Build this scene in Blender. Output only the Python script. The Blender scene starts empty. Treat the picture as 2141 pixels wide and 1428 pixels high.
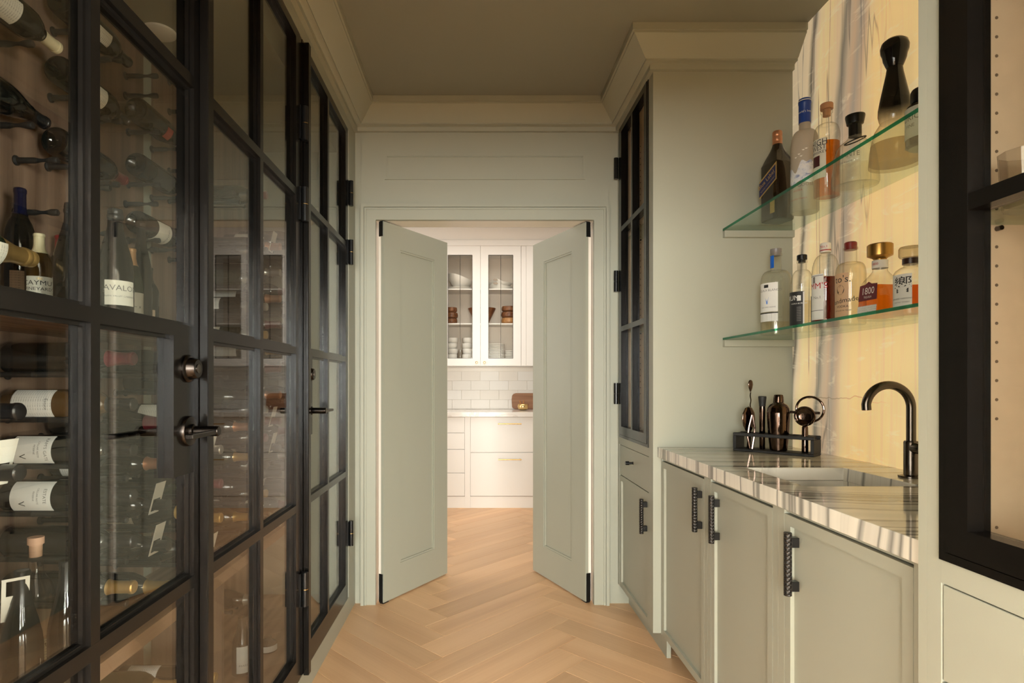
import bpy, bmesh, math, random
from mathutils import Vector
PI = math.pi
SC = bpy.context.scene
COL = SC.collection
E = 1.176            # eye height
# ------------------------------------------------------------------ camera
cam_d = bpy.data.cameras.new('camera')
cam_d.sensor_width = 36.0
cam_d.lens = 1215.0 / 2141.0 * 36.0
cam_d.shift_x = (1070.5 - 995.0) / 2141.0
cam_d.shift_y = (799.0 - 714.0) / 2141.0
cam_d.clip_start = 0.01
cam = bpy.data.objects.new('camera', cam_d)
COL.objects.link(cam)
cam.location = (0, 0, E)
cam.rotation_euler = (PI / 2, 0, 0)
SC.camera = cam
# ------------------------------------------------------------------ world
wd = bpy.data.worlds.new('world')
SC.world = wd
wd.use_nodes = True
bgn = wd.node_tree.nodes['Background']
bgn.inputs[0].default_value = (0.85, 0.93, 1.0, 1)
bgn.inputs[1].default_value = 1.0
# ------------------------------------------------------------------ lights
def area(name, loc, rot, sx, sy, power, col):
    l = bpy.data.lights.new(name, 'AREA')
    l.shape = 'RECTANGLE'; l.size = sx; l.size_y = sy
    l.energy = power; l.color = col
    o = bpy.data.objects.new(name, l); COL.objects.link(o)
    o.location = loc; o.rotation_euler = rot
    return o
# daylight through the three windows of the room behind the camera
area('window_daylight_rear', (0.2, -4.42, 1.30), (PI / 2, 0, 0), 5.2, 1.6, 1000, (1.0, 0.98, 0.93))
area('window_daylight_left', (-3.12, -1.75, 1.25), (0, -PI / 2, 0), 1.5, 2.6, 90, (1.0, 0.98, 0.93))
area('window_daylight_right', (3.52, -1.75, 1.25), (0, PI / 2, 0), 1.5, 2.6, 800, (1.0, 0.98, 0.93))
# kitchen: unseen area lights added overhead and at the windowless left wall
area('kitchen_overhead_fill', (0.1, 4.55, 2.66), (0, 0, 0), 2.2, 1.2, 23, (1.0, 0.93, 0.85))
area('kitchen_side_fill', (-1.93, 4.4, 1.5), (0, -PI / 2, 0), 1.4, 1.3, 19, (1.0, 0.95, 0.90))
SC.view_settings.view_transform = 'Standard'
SC.view_settings.look = 'None'
SC.view_settings.exposure = 0.0
SC.view_settings.gamma = 1.0
SC.view_settings.use_curve_mapping = False
cy = SC.cycles
cy.use_denoising = True
cy.max_bounces = 9; cy.diffuse_bounces = 4; cy.glossy_bounces = 4
cy.transmission_bounces = 8; cy.transparent_max_bounces = 28
cy.use_adaptive_sampling = True; cy.adaptive_threshold = 0.04
cy.caustics_reflective = False; cy.caustics_refractive = False
cy.sample_clamp_indirect = 4.0
# ------------------------------------------------------------------ geometry helpers
class G:
    def __init__(s): s.v = []; s.f = []
    def add(s, vs, fs):
        n = len(s.v); s.v += [tuple(p) for p in vs]; s.f += [tuple(i + n for i in f) for f in fs]; return s
    def box(s, x0, x1, y0, y1, z0, z1, b=0.0):
        if x0 > x1: x0, x1 = x1, x0
        if y0 > y1: y0, y1 = y1, y0
        if z0 > z1: z0, z1 = z1, z0
        lo = (x0, y0, z0); hi = (x1, y1, z1)
        if b <= 0:
            vs = [((x1 if i & 1 else x0), (y1 if i & 2 else y0), (z1 if i & 4 else z0)) for i in range(8)]
            return s.add(vs, [(0, 2, 3, 1), (4, 5, 7, 6), (0, 1, 5, 4), (2, 6, 7, 3), (0, 4, 6, 2), (1, 3, 7, 5)])
        b = min(b, min(hi[i] - lo[i] for i in range(3)) * 0.45)
        idx = {}; vs = []
        for sx in (0, 1):
            for sy in (0, 1):
                for sz in (0, 1):
                    sg = (sx, sy, sz)
                    for a in range(3):
                        p = []
                        for k in range(3):
                            c = hi[k] if sg[k] else lo[k]
                            if k != a: c += -b if sg[k] else b
                            p.append(c)
                        idx[sg + (a,)] = len(vs); vs.append(p)
        fs = []
        for a in range(3):
            o = [k for k in range(3) if k != a]
            for sa in (0, 1):
                q = []
                for (u, w) in ((0, 0), (1, 0), (1, 1), (0, 1)):
                    sg = [0, 0, 0]; sg[a] = sa; sg[o[0]] = u; sg[o[1]] = w
                    q.append(idx[tuple(sg) + (a,)])
                fs.append(q)
        for c in range(3):
            a, d = [k for k in range(3) if k != c]
            for sa in (0, 1):
                for sd in (0, 1):
                    s0 = [0, 0, 0]; s0[a] = sa; s0[d] = sd
                    s1 = list(s0); s1[c] = 1
                    fs.append([idx[tuple(s0) + (a,)], idx[tuple(s1) + (a,)], idx[tuple(s1) + (d,)], idx[tuple(s0) + (d,)]])
        for sx in (0, 1):
            for sy in (0, 1):
                for sz in (0, 1):
                    fs.append([idx[(sx, sy, sz, a)] for a in range(3)])
        return s.add(vs, fs)
    def lathe(s, prof, n=24, c=(0, 0, 0), axis='z', sq=1.0):
        vs = []; fs = []; rings = []
        for (r, h) in prof:
            if r <= 1e-6:
                rings.append([len(vs)]); vs.append((0, 0, h))
            else:
                k = len(vs); rings.append(list(range(k, k + n)))
                for i in range(n):
                    a = 2 * PI * i / n
                    vs.append((r * math.cos(a), r * math.sin(a) * sq, h))
        for a, b in zip(rings, rings[1:]):
            if len(a) == 1 and len(b) == 1: continue
            for i in range(n):
                j = (i + 1) % n
                if len(a) == 1: fs.append((a[0], b[j], b[i]))
                elif len(b) == 1: fs.append((a[i], a[j], b[0]))
                else: fs.append((a[i], a[j], b[j], b[i]))
        if axis == 'x': vs = [(z, y, -x) for x, y, z in vs]
        elif axis == 'y': vs = [(x, z, -y) for x, y, z in vs]
        vs = [(x + c[0], y + c[1], z + c[2]) for x, y, z in vs]
        return s.add(vs, fs)
    def cyl(s, c, r, h, axis='z', n=20, ch=0.0):
        ch = min(ch, r * 0.5, h * 0.4)
        p = [(0, 0), (r - ch, 0), (r, ch), (r, h - ch), (r - ch, h), (0, h)] if ch > 0 else [(0, 0), (r, 0), (r, h), (0, h)]
        return s.lathe(p, n, c, axis)
    def ring(s, ax, o, i, w0, w1, b=0.0):
        # rectangular frame: o=(u0,u1,v0,v1) outer, i inner, extruded w0..w1 along ax
        def P(u, v, w): return {'x': (w, u, v), 'y': (u, w, v), 'z': (u, v, w)}[ax]
        vs = []
        for w in (w0, w1):
            for (a0, a1, c0, c1) in (o, i):
                vs += [P(a0, c0, w), P(a1, c0, w), P(a1, c1, w), P(a0, c1, w)]
        fs = []
        for k in range(4):
            j = (k + 1) % 4
            fs += [(k, j, 4 + j, 4 + k), (8 + k, 12 + k, 12 + j, 8 + j), (k, 8 + k, 8 + j, j), (4 + k, 4 + j, 12 + j, 12 + k)]
        return s.add(vs, fs)
    def prism(s, poly, w0, w1, ax='z'):
        def P(u, v, w): return {'x': (w, u, v), 'y': (u, w, v), 'z': (u, v, w)}[ax]
        n = len(poly)
        vs = [P(u, v, w0) for u, v in poly] + [P(u, v, w1) for u, v in poly]
        fs = [tuple(range(n)), tuple(range(2 * n - 1, n - 1, -1))] + [(i, (i + 1) % n, n + (i + 1) % n, n + i) for i in range(n)]
        return s.add(vs, fs)
    def tube(s, pts, r, n=12, cap=True):
        pts = [Vector(p) for p in pts]; m = len(pts)
        rr = r if isinstance(r, (list, tuple)) else [r] * m
        vs = []; fs = []; up = None
        for k, p in enumerate(pts):
            t = (pts[min(k + 1, m - 1)] - pts[max(k - 1, 0)]).normalized()
            if up is None:
                up = Vector((0, 0, 1)) if abs(t.z) < 0.9 else Vector((1, 0, 0))
            side = t.cross(up).normalized(); up = side.cross(t).normalized()
            for i in range(n):
                a = 2 * PI * i / n
                vs.append(p + (side * math.cos(a) + up * math.sin(a)) * rr[k])
        for k in range(m - 1):
            for i in range(n):
                j = (i + 1) % n
                fs.append((k * n + i, k * n + j, (k + 1) * n + j, (k + 1) * n + i))
        if cap:
            fs += [tuple(range(n)), tuple(range((m - 1) * n, m * n))]
        return s.add(vs, fs)
    def patch(s, r, z0, z1, a0, a1, n=10, th=0.0005):
        # curved paper label with a little thickness
        vs = []
        for rr in (r, r + th):
            for k in range(n + 1):
                a = a0 + (a1 - a0) * k / n
                vs += [(rr * math.cos(a), rr * math.sin(a), z0), (rr * math.cos(a), rr * math.sin(a), z1)]
        m = 2 * (n + 1); fs = []
        for k in range(n):
            a = 2 * k
            fs += [(a, a + 2, a + 3, a + 1), (m + a, m + a + 1, m + a + 3, m + a + 2),
                   (a, m + a, m + a + 2, a + 2), (a + 1, a + 3, m + a + 3, m + a + 1)]
        fs += [(0, 1, m + 1, m), (m - 2, 2 * m - 2, 2 * m - 1, m - 1)]
        return s.add(vs, fs)
    def mv(s, dx=0, dy=0, dz=0):
        s.v = [(x + dx, y + dy, z + dz) for x, y, z in s.v]; return s
    def rotz(s, a, c=(0, 0)):
        ca, sa = math.cos(a), math.sin(a)
        s.v = [(c[0] + (x - c[0]) * ca - (y - c[1]) * sa, c[1] + (x - c[0]) * sa + (y - c[1]) * ca, z) for x, y, z in s.v]; return s
    def map(s, fn): s.v = [fn(*p) for p in s.v]; return s

def wloc(o):
    p = Vector((0, 0, 0))
    while o is not None:
        p += o.location; o = o.parent
    return p
def mesh_of(name, g, mat, smooth=35):
    me = bpy.data.meshes.new(name)
    me.from_pydata([tuple(p) for p in g.v], [], g.f)
    bm = bmesh.new(); bm.from_mesh(me)
    bmesh.ops.recalc_face_normals(bm, faces=bm.faces)
    bm.to_mesh(me); bm.free()
    if smooth:
        me.polygons.foreach_set('use_smooth', [True] * len(me.polygons))
        me.set_sharp_from_angle(angle=math.radians(smooth))
    for m in (mat if isinstance(mat, (list, tuple)) else [mat]): me.materials.append(m)
    me.update()
    return me
def part(name, g, mat, parent=None, world=True, smooth=35, label=None):
    if parent is not None and world:
        w = wloc(parent); g.mv(-w.x, -w.y, -w.z)
    o = bpy.data.objects.new(name, mesh_of(name, g, mat, smooth))
    COL.objects.link(o)
    if parent is not None: o.parent = parent
    if label: o['label'] = label
    return o
def inst(name, me, parent, loc=(0, 0, 0), rot=(0, 0, 0)):
    o = bpy.data.objects.new(name, me); COL.objects.link(o)
    if parent is not None: o.parent = parent
    o.location = loc; o.rotation_euler = rot
    return o
def thing(name, label, cat, loc=(0, 0, 0), rot=(0, 0, 0), group=None):
    o = bpy.data.objects.new(name, None); COL.objects.link(o)
    o.empty_display_size = 0.05
    o.location = loc; o.rotation_euler = rot
    tag(o, label, cat, group); return o
def tag(o, label, cat, group=None):
    o['label'] = label; o['category'] = cat
    if group: o['group'] = group
    return o
def struct(name, g, mat, smooth=35, label=None):
    o = part(name, g, mat, None, smooth=smooth); o['kind'] = 'structure'
    if label: o['label'] = label
    return o
def copy_tree(o, parent=None):
    c = o.copy(); COL.objects.link(c); c.parent = parent
    for ch in list(o.children): copy_tree(ch, c)
    return c
_txt = {}
def text_geo(s, size, sx=1.0):
    k = s
    if k not in _txt:
        cu = bpy.data.curves.new('t', 'FONT'); cu.body = s; cu.size = 1.0
        cu.align_x = 'CENTER'; cu.align_y = 'CENTER'; cu.resolution_u = 2
        ob = bpy.data.objects.new('t', cu)
        me = bpy.data.meshes.new_from_object(ob)
        _txt[k] = ([tuple(v.co) for v in me.vertices], [tuple(p.vertices) for p in me.polygons])
        bpy.data.objects.remove(ob); bpy.data.meshes.remove(me); bpy.data.curves.remove(cu)
    vs, fs = _txt[k]
    g = G(); g.add([(x * size * sx, y * size, 0) for x, y, z in vs], fs); return g
def wrap_text(s, size, r, zc, a0, sx=1.0, rot=0.0, out=0.0012):
    g = text_geo(s, size, sx)
    cr, sr = math.cos(rot), math.sin(rot)
    def fn(x, y, z):
        x, y = x * cr - y * sr, x * sr + y * cr
        a = a0 + x / r
        return ((r + out) * math.cos(a), (r + out) * math.sin(a), zc + y)
    return g.map(fn)

# ------------------------------------------------------------------ materials
MATS = {}
class NT:
    def __init__(s, name):
        s.m = bpy.data.materials.new(name); s.m.use_nodes = True
        s.t = s.m.node_tree; s.t.nodes.clear()
        s.out = s.n('ShaderNodeOutputMaterial')
    def n(s, ty, **kw):
        nd = s.t.nodes.new(ty)
        for k, v in kw.items(): setattr(nd, k, v)
        return nd
    def l(s, a, b): s.t.links.new(a, b)
    def setin(s, nd, **kw):
        for k, v in kw.items():
            k = k.replace('_', ' ')
            sock = nd.inputs[k]
            if isinstance(v, bpy.types.NodeSocket): s.l(v, sock)
            else: sock.default_value = v
        return nd
    def math(s, op, a, b=None, clamp=False):
        nd = s.n('ShaderNodeMath', operation=op); nd.use_clamp = clamp
        for i, v in enumerate((a, b)):
            if v is None: continue
            if isinstance(v, bpy.types.NodeSocket): s.l(v, nd.inputs[i])
            else: nd.inputs[i].default_value = v
        return nd.outputs[0]
    def mad(s, a, b, c):
        nd = s.n('ShaderNodeMath', operation='MULTIPLY_ADD'); s.l(a, nd.inputs[0])
        nd.inputs[1].default_value = b; nd.inputs[2].default_value = c
        return nd.outputs[0]
    def mix(s, f, a, b, mode='MIX'):
        nd = s.n('ShaderNodeMix', data_type='RGBA', blend_type=mode)
        for sock, v in ((nd.inputs[0], f), (nd.inputs[6], a), (nd.inputs[7], b)):
            if isinstance(v, bpy.types.NodeSocket): s.l(v, sock)
            else: sock.default_value = (tuple(v) + (1,))[:4] if isinstance(v, (tuple, list)) else v
        return nd.outputs[2]
    def noise(s, vec, scale, detail=3, rough=0.5, dist=0.0):
        nd = s.n('ShaderNodeTexNoise'); s.l(vec, nd.inputs['Vector'])
        s.setin(nd, Scale=scale, Detail=detail, Roughness=rough, Distortion=dist)
        return nd.outputs[0]
    def obj(s): return s.n('ShaderNodeTexCoord').outputs['Object']
    def geo(s): return s.n('ShaderNodeNewGeometry').outputs['Position']
    def mapping(s, vec, sc=(1, 1, 1), loc=(0, 0, 0), rot=(0, 0, 0)):
        nd = s.n('ShaderNodeMapping'); s.l(vec, nd.inputs[0])
        nd.inputs['Scale'].default_value = sc; nd.inputs['Rotation'].default_value = rot
        if isinstance(loc, bpy.types.NodeSocket): s.l(loc, nd.inputs['Location'])
        else: nd.inputs['Location'].default_value = loc
        return nd.outputs[0]
    def ramp(s, f, stops):
        nd = s.n('ShaderNodeValToRGB'); s.l(f, nd.inputs[0]); el = nd.color_ramp.elements
        while len(el) < len(stops): el.new(0.5)
        for e, (p, c) in zip(el, stops):
            e.position = p; e.color = (tuple(c) + (1,))[:4] if isinstance(c, (tuple, list)) else (c, c, c, 1)
        return nd.outputs[0]
    def bump(s, h, strength=0.1, dist=0.002):
        nd = s.n('ShaderNodeBump'); s.l(h, nd.inputs['Height'])
        nd.inputs['Strength'].default_value = strength; nd.inputs['Distance'].default_value = dist
        return nd.outputs[0]
    def bsdf(s, **kw):
        nd = s.n('ShaderNodeBsdfPrincipled')
        for k, v in kw.items():
            sock = nd.inputs[k.replace('_', ' ')]
            if isinstance(v, bpy.types.NodeSocket): s.l(v, sock)
            elif isinstance(v, (tuple, list)): sock.default_value = (tuple(v) + (1,))[:4] if len(sock.default_value) == 4 else v
            else: sock.default_value = v
        return nd
    def end(s, sh):
        s.l(sh if isinstance(sh, bpy.types.NodeSocket) else sh.outputs[0], s.out.inputs[0]); return s.m
def simple(name, c, rough=0.5, metal=0.0, var=0.06, vscale=6.0, bump=0.0, bscale=200.0, spec=0.5, coat=0.0):
    if name in MATS: return MATS[name]
    t = NT(name); o = t.obj()
    nz = t.noise(o, vscale, 3)
    lo = tuple(max(0, k * (1 - var)) for k in c); hi = tuple(min(1, k * (1 + var)) for k in c)
    col = t.mix(nz, lo, hi)
    b = t.bsdf(Base_Color=col, Roughness=rough, Metallic=metal)
    b.inputs['Specular IOR Level'].default_value = spec
    if coat: b.inputs['Coat Weight'].default_value = coat; b.inputs['Coat Roughness'].default_value = 0.05
    if bump: t.l(t.bump(t.noise(o, bscale, 2), bump, 0.001), b.inputs['Normal'])
    MATS[name] = t.end(b); return MATS[name]
def thin_glass(name, tint=(0.95, 0.97, 0.96), edge=None, f0=0.04, rough=0.0, fmul=1.0):
    # thin clear pane: see-through with Fresnel reflection
    t = NT(name); lw = t.n('ShaderNodeLayerWeight'); lw.inputs[0].default_value = 0.5
    fac = lw.outputs['Facing']
    p5 = t.math('POWER', fac, 5.0)
    fr = t.mad(p5, 1.0 - f0, f0)
    fr = t.math('MULTIPLY', fr, fmul, True)
    tr = t.n('ShaderNodeBsdfTransparent')
    if edge:
        t.l(t.mix(t.math('POWER', fac, 2.2), tint, edge), tr.inputs[0])
    else: tr.inputs[0].default_value = tuple(tint) + (1,)
    gl = t.n('ShaderNodeBsdfGlossy'); gl.inputs['Roughness'].default_value = rough
    mx = t.n('ShaderNodeMixShader'); t.l(fr, mx.inputs[0]); t.l(tr.outputs[0], mx.inputs[1]); t.l(gl.outputs[0], mx.inputs[2])
    MATS[name] = t.end(mx.outputs[0]); return MATS[name]
def wood(name, c1, c2, c3, along='x', sc=1.0, rough=0.45, rnd=0.10, tone=0.25, wave=0.22, wsc=1.3, con=0.26):
    t = NT(name); o = t.obj()
    oi = t.n('ShaderNodeObjectInfo')
    cx = t.n('ShaderNodeCombineXYZ'); t.l(t.math('MULTIPLY', oi.outputs['Random'], 37.0), cx.inputs[0]); t.l(t.math('MULTIPLY', oi.outputs['Random'], 91.0), cx.inputs[1])
    t.l(t.math('MULTIPLY', oi.outputs['Random'], 53.0), cx.inputs[2])
    s3 = {'x': (1.2 * sc, 14 * sc, 14 * sc), 'y': (14 * sc, 1.2 * sc, 14 * sc), 'z': (14 * sc, 14 * sc, 1.2 * sc)}[along]
    m = t.mapping(o, s3, cx.outputs[0])
    big = t.noise(m, 0.7, 2, 0.5, 0.6)
    fine = t.noise(t.mapping(o, tuple(k * 9 if k > 5 * sc else k * 2 for k in s3), cx.outputs[0]), 1.0, 3, 0.6)
    wv = t.n('ShaderNodeTexWave', wave_type='BANDS', bands_direction={'x': 'Y', 'y': 'X', 'z': 'Y'}[along])
    t.l(t.mapping(o, tuple(k * 0.35 for k in s3), cx.outputs[0]), wv.inputs[0]); t.setin(wv, Scale=wsc, Distortion=9.0, Detail=2.0, Detail_Scale=0.8)
    f = t.math('ADD', t.math('MULTIPLY', big, 0.62), t.math('MULTIPLY', wv.outputs[1], wave))
    f = t.math('ADD', f, t.math('MULTIPLY', fine, 0.25))
    col = t.ramp(f, [(0.5 - con, c1), (0.52, c2), (0.55 + con, c3)])
    if tone:
        k = t.mad(oi.outputs['Random'], tone, 1.0 - tone * 0.5)
        cc = t.n('ShaderNodeCombineXYZ')
        for i in range(3): t.l(k, cc.inputs[i])
        col = t.mix(1.0, col, cc.outputs[0], 'MULTIPLY')
    b = t.bsdf(Base_Color=col, Roughness=rough)
    t.l(t.bump(fine, 0.05, 0.001), b.inputs['Normal'])
    MATS[name] = t.end(b); return MATS[name]
def emit(name, c, s):
    t = NT(name); e = t.n('ShaderNodeEmission'); e.inputs[0].default_value = tuple(c) + (1,); e.inputs[1].default_value = s
    MATS[name] = t.end(e); return MATS[name]

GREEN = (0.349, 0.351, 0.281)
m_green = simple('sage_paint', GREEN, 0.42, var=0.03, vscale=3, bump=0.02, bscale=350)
m_green_dimmed = simple('sage_paint_dimmed', (0.265, 0.265, 0.222), 0.55, var=0.03, vscale=3)  # same sage as the walls, darkened so the colour carries the ceiling's dimness
m_cream = simple('cream_paint', (0.86, 0.80, 0.71), 0.4, var=0.01)
m_white = simple('kitchen_white_paint', (0.88, 0.855, 0.81), 0.4, var=0.01)
m_steel = simple('black_steel', (0.005, 0.0042, 0.0034), 0.22, 0.0, var=0.2, vscale=30, bump=0.0, spec=0.3)
m_blackm = simple('black_metal', (0.006, 0.006, 0.006), 0.28, 0.0, var=0.1, spec=0.45)
m_bronze = simple('dark_bronze', (0.040, 0.034, 0.030), 0.27, 1.0, var=0.1)
m_gun = simple('gunmetal', (0.13, 0.11, 0.095), 0.22, 1.0, var=0.05)
m_copper = simple('black_copper', (0.115, 0.078, 0.062), 0.08, 1.0, var=0.05)
m_brass = simple('brass', (0.80, 0.56, 0.25), 0.25, 1.0, var=0.05)
m_tan = simple('tan_board', (0.66, 0.47, 0.30), 0.6, var=0.10, vscale=25, bump=0.03, bscale=300)
m_dark = simple('dark_void', (0.02, 0.018, 0.015), 0.8)
m_pane = thin_glass('door_glass', (0.95, 0.96, 0.94), f0=0.105, fmul=1.0)
m_cab_pane = thin_glass('cabinet_glass', (0.97, 0.98, 0.97), f0=0.04, fmul=0.4)
m_kpane = thin_glass('kitchen_cabinet_glass', (0.98, 0.98, 0.97), f0=0.012, fmul=0.12)
m_shelf = thin_glass('shelf_glass', (0.90, 0.96, 0.92), f0=0.04, fmul=0.55)
m_clear = thin_glass('clear_bottle_glass', (0.985, 0.985, 0.965), edge=(0.66, 0.62, 0.54), f0=0.05, fmul=1.0)
m_crystal = thin_glass('crystal', (0.95, 0.94, 0.92), edge=(0.45, 0.38, 0.32), f0=0.06)
m_oak = wood('oak_plank', (0.60, 0.345, 0.18), (0.735, 0.46, 0.25), (0.81, 0.53, 0.305), 'x', 0.8, 0.40, tone=0.26, wave=0.10, wsc=0.5)
m_walnut = wood('walnut_veneer', (0.150, 0.092, 0.062), (0.235, 0.152, 0.105), (0.31, 0.205, 0.145), 'z', 1.0, 0.45, tone=0.0, con=0.15, wave=0.10, wsc=0.8)
m_walnut_y = wood('walnut_shelf', (0.15, 0.085, 0.052), (0.25, 0.15, 0.092), (0.34, 0.21, 0.135), 'y', 1.0, 0.35, tone=0.0, con=0.15)
m_bowl = wood('acacia_bowl', (0.10, 0.035, 0.015), (0.20, 0.075, 0.03), (0.34, 0.15, 0.06), 'x', 3.0, 0.35, tone=0.4)
m_board = wood('walnut_board', (0.16, 0.07, 0.035), (0.30, 0.14, 0.07), (0.40, 0.21, 0.11), 'x', 2.0, 0.4)
m_china = simple('white_china', (0.85, 0.82, 0.76), 0.45, var=0.02)
m_dglass = simple('dark_bottle_glass', (0.006, 0.007, 0.006), 0.05, spec=0.6, var=0.2)
m_gglass = simple('green_bottle_glass', (0.010, 0.022, 0.008), 0.05, spec=0.6, var=0.2)
m_amber = simple('amber_bottle_glass', (0.07, 0.035, 0.008), 0.06, spec=0.6, var=0.1)
m_ink = simple('black_ink', (0.02, 0.02, 0.02), 0.6)
m_inkgrey = simple('grey_ink', (0.18, 0.17, 0.16), 0.6)
m_inkred = simple('red_ink', (0.45, 0.02, 0.03), 0.5)
m_inkwhite = simple('white_ink', (0.85, 0.84, 0.8), 0.5)
m_inkblue = simple('blue_ink', (0.03, 0.09, 0.45), 0.5)
m_inkgold = simple('gold_ink', (0.62, 0.42, 0.15), 0.35, 0.8)
m_rubber = simple('black_rubber', (0.015, 0.014, 0.013), 0.6)
def foil(name, c, metal=0.6, rough=0.3): return simple('foil_' + name, c, rough, metal, var=0.08, vscale=40)
FOIL = {'gold': foil('gold', (0.62, 0.40, 0.14)), 'cream': foil('cream', (0.75, 0.66, 0.42), 0.0, 0.4), 'black': foil('black', (0.012, 0.012, 0.013), 0.0, 0.25),
        'red': foil('red', (0.22, 0.012, 0.014), 0.1, 0.35), 'blue': foil('blue', (0.006, 0.007, 0.030), 0.0, 0.15), 'copper': foil('copper', (0.60, 0.28, 0.15), 0.7, 0.35),
        'silver': foil('silver', (0.55, 0.53, 0.48), 0.8, 0.3), 'orange': foil('orange', (0.62, 0.36, 0.17), 0.2, 0.35), 'burgundy': foil('burgundy', (0.13, 0.02, 0.03), 0.0, 0.3)}
def paper(name, c, ink=0.0):
    if name in MATS: return MATS[name]
    t = NT(name); o = t.obj()
    nz = t.noise(o, 40, 2)
    col = t.mix(nz, tuple(k * 0.94 for k in c), c)
    if ink:   # fine rows of small print
        br = t.n('ShaderNodeTexBrick'); t.l(t.mapping(o, (90, 90, 210)), br.inputs[0])
        w = t.math('GREATER_THAN', t.noise(t.mapping(o, (260, 260, 1)), 3.0, 2), 0.52)
        rows = t.n('ShaderNodeTexWave', wave_type='BANDS', bands_direction='Z'); t.l(o, rows.inputs[0]); rows.inputs['Scale'].default_value = 55.0
        r2 = t.math('GREATER_THAN', rows.outputs[1], 0.72)
        col = t.mix(t.math('MULTIPLY', t.math('MULTIPLY', w, r2), ink), col, (0.12, 0.11, 0.10))
    b = t.bsdf(Base_Color=col, Roughness=0.6)
    MATS[name] = t.end(b); return MATS[name]
m_paper = paper('cream_label_paper', (0.80, 0.76, 0.64))
m_paperi = paper('printed_label_paper', (0.80, 0.76, 0.64), 0.55)
m_white_p = paper('white_label_paper', (0.84, 0.83, 0.79))
m_white_pi = paper('white_printed_paper', (0.84, 0.83, 0.79), 0.5)
m_tanp = paper('tan_label_paper', (0.62, 0.43, 0.28), 0.6)
m_tag = paper('neck_tag_card', (0.86, 0.84, 0.76))

def stone(name, emis):
    t = NT(name); g = t.geo()
    sp = t.n('ShaderNodeSeparateXYZ'); t.l(g, sp.inputs[0])
    return t, g, sp
# onyx slab, lit from behind: honey bands and grey-pink veins running nearly upright
ONYX_GLOW = 0.60
def make_onyx():
    t, g, sp = stone('backlit_onyx', 1)
    warp = t.noise(t.mapping(g, (0, 2.2, 1.1)), 1.0, 3, 0.55)
    y = t.math('ADD', sp.outputs[1], t.math('MULTIPLY', t.math('SUBTRACT', warp, 0.5), 0.14))
    y = t.math('ADD', y, t.math('MULTIPLY', t.math('SUBTRACT', sp.outputs[2], 1.75), 0.11))
    fac = t.math('DIVIDE', t.math('SUBTRACT', 2.49, y), 1.5)
    honey = (0.87, 0.60, 0.26); pale = (0.77, 0.57, 0.28); grey = (0.20, 0.175, 0.13); pink = (0.53, 0.375, 0.235); wht = (0.60, 0.49, 0.32); dk = (0.09, 0.077, 0.058)
    base = t.ramp(fac, [(0.0, wht), (0.045, (0.68, 0.54, 0.34)), (0.062, dk), (0.075, wht), (0.10, (0.78, 0.60, 0.31)), (0.135, pale), (0.17, (0.66, 0.50, 0.30)), (0.183, grey),
                        (0.20, (0.50, 0.39, 0.26)), (0.215, pink), (0.235, (0.38, 0.31, 0.23)), (0.255, pink), (0.275, (0.74, 0.55, 0.28)), (0.31, honey), (0.45, (0.87, 0.62, 0.275)), (0.60, (0.78, 0.585, 0.29)),
                        (0.68, (0.74, 0.55, 0.28)), (0.73, (0.52, 0.37, 0.20)), (0.78, (0.76, 0.56, 0.30)), (0.90, (0.70, 0.53, 0.28)), (1.0, (0.66, 0.50, 0.27))])
    # fine upright streaks
    fine = t.noise(t.mapping(g, (0, 34, 0.9)), 1.0, 4, 0.65, 0.5)
    col = t.mix(t.math('MULTIPLY', t.math('SUBTRACT', fine, 0.48, True), 1.5, True), base, (0.55, 0.42, 0.28))
    # pale diagonal crystal feathers
    fe = t.noise(t.mapping(g, (0, 5, 16), rot=(0.7, 0, 0)), 1.0, 3, 0.7, 1.2)
    col = t.mix(t.math('MULTIPLY', t.math('SUBTRACT', fe, 0.56, True), 2.6, True), col, (0.88, 0.77, 0.52))
    # dark hair veins
    vn = t.noise(t.mapping(g, (0, 9, 0.4)), 1.0, 3, 0.5, 0.1)
    vein = t.math('SUBTRACT', 1.0, t.math('MULTIPLY', t.math('ABSOLUTE', t.math('SUBTRACT', vn, 0.53)), 120.0), True)
    near = t.ramp(fac, [(0.0, 0.9), (0.28, 0.7), (0.36, 0.0), (1.0, 0.25)])
    col = t.mix(t.math('MULTIPLY', vein, near), col, (0.17, 0.13, 0.10))
    # one level crack low on the slab
    wl = t.noise(t.mapping(g, (0, 6, 0)), 1.0, 3)
    lv = t.math('ABSOLUTE', t.math('SUBTRACT', sp.outputs[2], t.mad(wl, 0.10, 1.065)))
    crack = t.math('SUBTRACT', 1.0, t.math('MULTIPLY', lv, 330.0), True)
    cm = t.ramp(fac, [(0.08, 0.0), (0.14, 0.8), (0.34, 0.5), (0.45, 0.0)])
    col = t.mix(t.math('MULTIPLY', crack, cm), col, (0.20, 0.12, 0.06))
    b = t.bsdf(Base_Color=col, Roughness=0.12, Emission_Color=col, Emission_Strength=ONYX_GLOW)
    return t.end(b)
m_onyx = make_onyx()
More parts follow.
